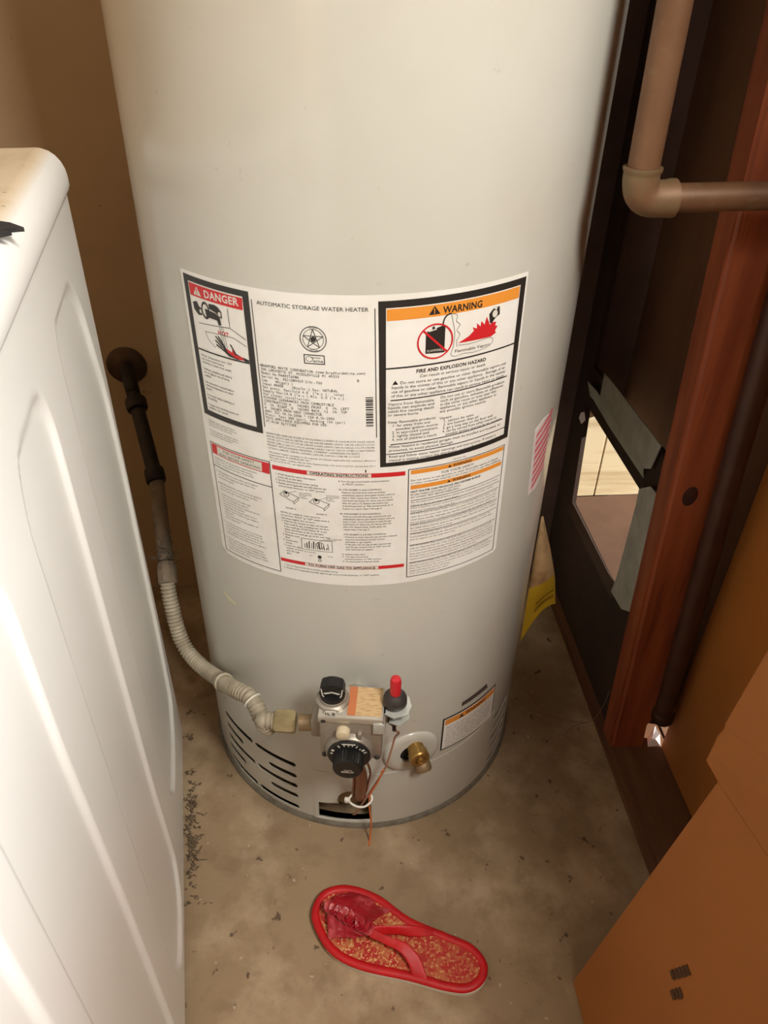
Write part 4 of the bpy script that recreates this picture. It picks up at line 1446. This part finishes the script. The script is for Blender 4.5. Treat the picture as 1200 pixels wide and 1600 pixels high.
bm = bmesh.new()
so_ = inset(0.0008)
prism(bm, [[(x + 0.0012, y - 0.0022) for x, y in so_]], 0.0005, 0.0072, None)
obj('sole', bm, M['foam'], SL, label='white foam sole edge')
bm = bmesh.new()
prism(bm, [inset(0.004)], 0.0066, 0.0125, None)
obj('insole', bm, M['brocade'], SL, label='red and gold brocade insole')
bm = bmesh.new()
# binding: flattened tube round the rim
ins = inset(0.0045)
rings = []
for i in range(len(ins)):
    p = Vector((ins[i][0], ins[i][1], 0.0105))
    o_ = (Vector((ol[i][0], ol[i][1], 0)) - Vector((ins[i][0], ins[i][1], 0))).normalized()
    ring = []
    for k in range(12):
        a = 2 * math.pi * k / 12
        ring.append(bm.verts.new(p + o_ * (0.0060 * math.cos(a)) + Vector((0, 0, 0.0042 * math.sin(a)))))
    rings.append(ring)
for i in range(len(rings)):
    A, B = rings[i], rings[(i + 1) % len(rings)]
    for k in range(12):
        bm.faces.new((A[k], A[(k + 1) % 12], B[(k + 1) % 12], B[k]))
obj('rim_binding', bm, M['sred'], SL, smooth=180)


def band(bm, c0, c1, nseg=14, nw=6, arch=0.02, crumple=0.0, seed=1):
    """sheet between two edge curves, arched upward"""
    rr = random.Random(seed)
    A, B = spline(c0, 6), spline(c1, 6)
    g = []
    for i in range(nseg + 1):
        a = A[int(i / nseg * (len(A) - 1))]
        b = B[int(i / nseg * (len(B) - 1))]
        row = []
        for j in range(nw + 1):
            t = j / nw
            p = a.lerp(b, t)
            p = p + Vector((rr.uniform(-1, 1), rr.uniform(-1, 1), rr.uniform(-0.3, 1))) * crumple
            row.append(bm.verts.new(p))
        g.append(row)
    for i in range(nseg):
        for j in range(nw):
            bm.faces.new((g[i][j], g[i + 1][j], g[i + 1][j + 1], g[i][j + 1]))


def solid(o, t):
    md = o.modifiers.new('thick', 'SOLIDIFY')
    md.thickness = t
    md.offset = 0
    ms = o.modifiers.new('round', 'SUBSURF')
    ms.levels = ms.render_levels = 1


# strap arms: from the thong knot to the two rims
KN = Vector((-0.016, -0.428, 0.030))
bm = bmesh.new()
band(bm, [KN + Vector((0, 0.006, 0.004)), (0.012, -0.424, 0.033), (0.045, -0.423, 0.027), (0.076, -0.4235, 0.012)], [KN + Vector((0, -0.004, -0.004)), (0.016, -0.431, 0.022), (0.046, -0.4345, 0.018), (0.074, -0.4315, 0.012)], 14, 3, crumple=0.0006)
o = obj('strap', bm, M['sred'], SL, smooth=180)
solid(o, 0.0018)
bm = bmesh.new()
band(bm, [KN + Vector((0.002, 0.002, 0.004)), (0.010, -0.438, 0.032), (0.034, -0.447, 0.031), (0.050, -0.466, 0.024), (0.058, -0.490, 0.012)], [KN + Vector((-0.002, -0.006, -0.002)), (0.006, -0.446, 0.026), (0.022, -0.456, 0.028), (0.033, -0.470, 0.022), (0.036, -0.483, 0.012)], 16, 4, crumple=0.0006, seed=2)
o = obj('strap', bm, M['sred'], SL, smooth=180)
solid(o, 0.0018)
# toe gauze draped from the toe rim to the knot
bm = bmesh.new()
band(bm, [(-0.071, -0.428, 0.013), (-0.074, -0.412, 0.022), (-0.071, -0.392, 0.026), (-0.058, -0.374, 0.026), (-0.036, -0.364, 0.015)],
     [KN + Vector((-0.004, -0.008, 0.0)), KN + Vector((-0.004, -0.004, 0.004)), KN + Vector((0.0, 0.004, 0.006)), (-0.002, -0.410, 0.026), (0.016, -0.394, 0.014)], 14, 12, crumple=0.0030, seed=3)
o = obj('toe_gauze', bm, M['sgauze'], SL, smooth=180)
solid(o, 0.001)
# ruffled bow: crumpled petals along the fold
rp = random.Random(8)
for k in range(9):
    t = k / 8
    c = Vector((-0.066, -0.392, 0.030)).lerp(KN + Vector((-0.004, 0, 0.006)), t)
    bm = bmesh.new()
    n1, n2 = 8, 3
    a0 = rp.uniform(0, 6.28)
    g = []
    for i in range(n1 + 1):
        a = a0 + 4.6 * i / n1
        row = []
        for j in range(n2 + 1):
            r = 0.0025 + 0.0078 * j / n2 * rp.uniform(0.8, 1.25)
            row.append(bm.verts.new(c + Vector((r * math.cos(a), r * math.sin(a), 0.0035 * j / n2 + 0.003 * math.sin(3 * a + k) * j / n2 + rp.uniform(0, 0.0016)))))
        g.append(row)
    for i in range(n1):
        for j in range(n2):
            bm.faces.new((g[i][j], g[i + 1][j], g[i + 1][j + 1], g[i][j + 1]))
    o = obj('bow_petal', bm, M['sgauze'], SL, smooth=180)
    solid(o, 0.0009)

# ------------------------------------------------------------ cardboard
CB = empty('cardboard_box', 'open brown cardboard box leaning right, dark stamp on its side, nearest at bottom right', 'box', (0.30, -0.70, 0))
bA, bB = Vector((0.250, -0.498, 0.002)), Vector((0.312, -0.510, 0.458))
dy = Vector((-0.004, -1, 0)).normalized()


def slab(bm, P, n_, th):
    """thick plate from a 3D polygon"""
    n_ = Vector(n_).normalized()
    a = [bm.verts.new(Vector(p)) for p in P]
    b = [bm.verts.new(Vector(p) - n_ * th) for p in P]
    bm.faces.new(a)
    bm.faces.new(b[::-1])
    for i in range(len(P)):
        j = (i + 1) % len(P)
        bm.faces.new((a[i], b[i], b[j], a[j]))


nb = (bB - bA).cross(dy).normalized()
if nb.x > 0:
    nb = -nb
bm = bmesh.new()
de = Vector((0.0023, -0.086, 0.017)) / 0.086
Q = [bA, bB, bB + de * 0.75, bA + dy * 0.75]
slab(bm, Q, nb, 0.004)
SP = obj('side_panel', bm, M['card'], CB)
bm = bmesh.new()
wd_ = Vector((0.42, 0, 0.0))
slab(bm, [bA + wd_ * 0.012, bA + wd_, bB + wd_, bB + wd_ * 0.012], (0, 1, 0), 0.004)
# the tall carton stands behind: keep the back panel short
bm.free()
bm = bmesh.new()
slab(bm, [bA + Vector((0.005, -0.0045, 0)), bA + Vector((0.210, -0.0045, 0)), bB + Vector((0.150, -0.0045, 0)), bB + Vector((0.005, -0.0045, 0))], (0, 1, 0), 0.004)
obj('end_panel', bm, M['card'], CB)
bm = bmesh.new()
slab(bm, [bA + Vector((0.210, -0.0, 0)), bB + Vector((0.150, 0.0, 0)), bB + Vector((0.150, 0, 0)) + dy * 0.75, bA + Vector((0.210, 0, 0)) + dy * 0.75], (1, 0, 0), 0.004)
obj('side_panel', bm, M['card'], CB)
bm = bmesh.new()
slab(bm, [bA + Vector((0.005, 0, 0.001)), bA + Vector((0.205, 0, 0.001)), bA + Vector((0.205, 0, 0.001)) + dy * 0.75, bA + Vector((0.005, 0, 0.001)) + dy * 0.75], (0, 0, -1), 0.004)
obj('bottom_panel', bm, M['card'], CB)
bm = bmesh.new()
fA, fT = Vector((0.3095, -0.487, 0.461)), Vector((0.3165, -0.5200, 0.90))  # top carried up out of view so the flap shades the floor
fd = Vector((0.0023, -0.086, 0.017))
fq = Vector((0.3122, -0.5105, 0.4583))
Qf = [fA, Vector((0.3096, -0.4875, 0.472)), Vector((0.3095, -0.4880, 0.50)), Vector((0.3110, -0.4908, 0.515)), Vector((0.3102, -0.4898, 0.52)), fT, fT + Vector((0.002, -0.7, 0.0)), fq + fd * 8.4, fq]
slab(bm, Qf, (-1, -0.02, 0), 0.004)
obj('flap', bm, M['card'], CB, label='lighter open flap standing up')
bm = bmesh.new()
slab(bm, [(0.318, -0.5155, 0.4575), (0.465, -0.5155, 0.4575), (0.470, -0.508, 0.92), (0.326, -0.508, 0.92)], (0, 1, 0), 0.004)  # unseen end flap added to shade the floor behind the box
obj('flap', bm, M['card'], CB)
# stamp on the side panel
bm = bmesh.new()
ev = bB - bA
eh = dy
base = bA


def onp(p, off=0.0008):
    p = Vector(p)
    d = (p - bA).dot(nb)
    return p - nb * (d - off)


def stamp(P):
    vs = [bm.verts.new(onp(p)) for p in P]
    vb = [bm.verts.new(onp(p, 0.0001)) for p in P]
    bm.faces.new(vs)
    for i in range(len(P)):
        j = (i + 1) % len(P)
        bm.faces.new((vs[i], vs[j], vb[j], vb[i]))


c0 = Vector((0.2845, -0.592, 0.252))
ua = Vector((0.0045, -0.005, 0.037))            # along the stamp, up the panel
ub = Vector((0.0, -0.0105, 0.0))                # towards the camera
rs = random.Random(4)
# two rows of blurred characters, unreadable in the photograph
for row, (off, n_, x0) in enumerate(((0.0, 5, 0.0), (1.45, 3, -0.35))):
    for k in range(n_):
        a0 = x0 + k * 0.205
        o_ = c0 + ub * (off + 0.10 * k)
        stamp([o_ + ua * a0, o_ + ua * (a0 + 0.17), o_ + ua * (a0 + 0.17) + ub * rs.uniform(0.75, 1.0), o_ + ua * (a0 + 0.10) + ub * 0.95, o_ + ua * a0 + ub * rs.uniform(0.75, 1.0)])
obj('stamp', bm, mat('stamp_ink', (84, 56, 34), 0.85), SP)

TCb = empty('cardboard_sheet', 'tall flat brown carton standing on the sill against the stud wall', 'cardboard', (0.494, -0.37, 0.031))
bm = bmesh.new()
box(bm, (0.4945, -0.380, 0.505), (0.015, 0.428, 0.944), bev=0.003)
t_ = [v for v in bm.verts if v.co.z < 0.07 and v.co.y > -0.17]
obj('face_panel', bm, M['card2'], TCb, smooth=30)

# ------------------------------------------------------------ pipes on the right
WP_ = empty('water_pipe', 'brown copper water pipe turning through an elbow across the studs', 'pipe', (0.2372, -0.206, 0.9235))
bm = bmesh.new()
tube(bm, [(0.2372, -0.206, 0.9383), (0.2349, -0.206, 1.0716), (0.2238, -0.206, 2.2)], 0.0143, 24)
obj('vertical_pipe', bm, M['copperpipe'], WP_, smooth=60)
bm = bmesh.new()
tube(bm, [(0.2562, -0.206, 0.9188), (0.3686, -0.206, 0.9212), (0.503, -0.206, 0.9235)], 0.0128, 24)
obj('horizontal_pipe', bm, M['copperpipe'], WP_, smooth=60)
bm = bmesh.new()
ep = spline([(0.2367, -0.206, 0.9459), (0.2372, -0.206, 0.9345), (0.2410, -0.206, 0.9240), (0.2505, -0.206, 0.9188), (0.2715, -0.206, 0.9191)], 5)
er = [0.0164] * len(ep)
er[0] = er[1] = 0.0177
er[-1] = er[-2] = 0.0171
tube(bm, ep, er, 24)
obj('elbow', bm, mat('sweated_elbow', (124, 104, 74), 0.55, 0.25, spots=((26, 0.42, 0.66, (124, 84, 58), 0.8, 4),)), WP_, smooth=60)

bm = bmesh.new()
tube(bm, [(0.4640, -0.1765, 0.128), (0.4365, -0.1765, 0.62), (0.4035, -0.1765, 1.21), (0.332, -0.1765, 2.49)], 0.0145, 20)
lathe(bm, [(0.0155, 0.0), (0.0172, 0.003), (0.0172, 0.018), (0.0155, 0.021)], along((0.4645, -0.1765, 0.120), (-0.056, 0, 1)), 20)
o = obj('iron_pipe', bm, M['darkpipe'], smooth=40)
tag(o, 'dark brown upright pipe between leaning stud and tall carton', 'pipe')

# ------------------------------------------------------------ sheet metal collar round the air opening
VC = empty('vent_collar', 'bent grey sheet metal collar framing the bright low air opening', 'vent collar', (0.405, 0.1, 0.35))
bm = bmesh.new()
prism(bm, [[(0.188, 0.544), (0.150, 0.5475), (-0.056, 0.556), (-0.045, 0.511), (-0.026, 0.499), (0.186, 0.501)]], 0.4035, 0.405, MX)
obj('top_flange', bm, M['galv'], VC)
bm = bmesh.new()
slab(bm, [(0.4035, 0.252, 0.497), (0.4035, 0.205, 0.503), (0.4035, -0.022, 0.498), (0.418, -0.010, 0.458), (0.418, 0.250, 0.450)], (-0.9, 0, -0.3), 0.0012)
obj('top_lip', bm, M['galv'], VC)
bm = bmesh.new()
prism(bm, [[(-0.033, 0.468), (-0.064, 0.494), (-0.118, 0.499), (-0.1255, 0.492), (-0.134, 0.430), (-0.136, 0.316), (-0.128, 0.306), (-0.077, 0.269), (-0.030, 0.263), (-0.036, 0.300), (-0.036, 0.441)]], 0.4005, 0.402, MX)
obj('side_flange', bm, M['galv'], VC)
bm = bmesh.new()
slab(bm, [(0.402, -0.034, 0.466), (0.402, -0.034, 0.263), (0.4125, -0.018, 0.255), (0.4125, -0.018, 0.462)], (-0.5, 0.8, 0), 0.0012)
obj('side_lip', bm, M['galv'], VC)
bm = bmesh.new()
slab(bm, [(0.412, -0.03, 0.262), (0.412, 0.235, 0.252), (0.404, 0.235, 0.236), (0.404, -0.03, 0.246)], (-0.8, 0, 0.5), 0.0012)
obj('bottom_lip', bm, mat('rusty_lip', (70, 52, 42), 0.7, 0.2), VC)

# torn paper bit at the opening's edge
bm = bmesh.new()
slab(bm, [(0.407, 0.252, 0.437), (0.406, 0.262, 0.430), (0.405, 0.264, 0.418), (0.407, 0.254, 0.412), (0.409, 0.246, 0.424)], (-1, 0, 0), 0.002)
o = obj('white_bit', bm, M['scrap'])
tag(o, 'tiny white paper scrap stuck at the left edge of the air opening', 'scrap')

bm = bmesh.new()  # white piece added in place of daylight leaking at the stud's foot
sv = [bm.verts.new(p) for p in ((0.467, -0.163, 0.031), (0.489, -0.163, 0.031), (0.490, -0.150, 0.034), (0.470, -0.149, 0.036), (0.4745, -0.155, 0.052), (0.4845, -0.157, 0.056), (0.4765, -0.152, 0.066), (0.4735, -0.1535, 0.073))]
for f in ((0, 1, 5, 4), (1, 2, 5), (0, 4, 3), (4, 5, 6), (4, 6, 7), (2, 3, 6, 5), (3, 4, 7), (3, 7, 6), (0, 3, 2, 1)):
    try:
        bm.faces.new([sv[i] for i in f])
    except ValueError:
        pass
o = obj('white_bit', bm, M['scrap'])
tag(o, 'white piece standing in for a daylight leak at the notched foot of the stud', 'scrap')

# cobweb threads near the stud's foot
bm = bmesh.new()
tube(bm, spline([(0.30, -0.06, 0.010), (0.35, -0.085, 0.012), (0.385, -0.105, 0.03), (0.398, -0.11, 0.075), (0.401, -0.112, 0.12)], 5), 0.0006, 4)
tube(bm, spline([(0.345, -0.11, 0.001), (0.362, -0.098, 0.010), (0.385, -0.105, 0.03)], 4), 0.0005, 4)
o = obj('cobweb', bm, M['web'])
tag(o, 'thin cobweb threads at the foot of the reddish stud', 'cobweb')
# lint along the washer's foot
bm = bmesh.new()
rl = random.Random(21)
for k in range(110):
    t = min(1, max(0, rl.gauss(0.45, 0.25)))
    c = Vector((-0.296, -0.15, 0.002)).lerp(Vector((-0.268, -0.36, 0.002)), t) + Vector((abs(rl.gauss(0, 0.006)) + 0.002, rl.gauss(0, 0.006), 0))
    q = [c]
    for i in range(4):
        c = c + Vector((rl.uniform(-1, 1), rl.uniform(-1, 1), 0)) * 0.005
        c.z = max(0.001, 0.002 + rl.uniform(0, 0.004))
        q.append(c)
    tube(bm, q, 0.0007, 3, cap=False)
o = obj('floor_lint', bm, mat('lint_grey', (108, 92, 72), 0.95))
tag(o, 'strip of dark lint on the floor along the laundry machine', 'lint', kind='stuff')
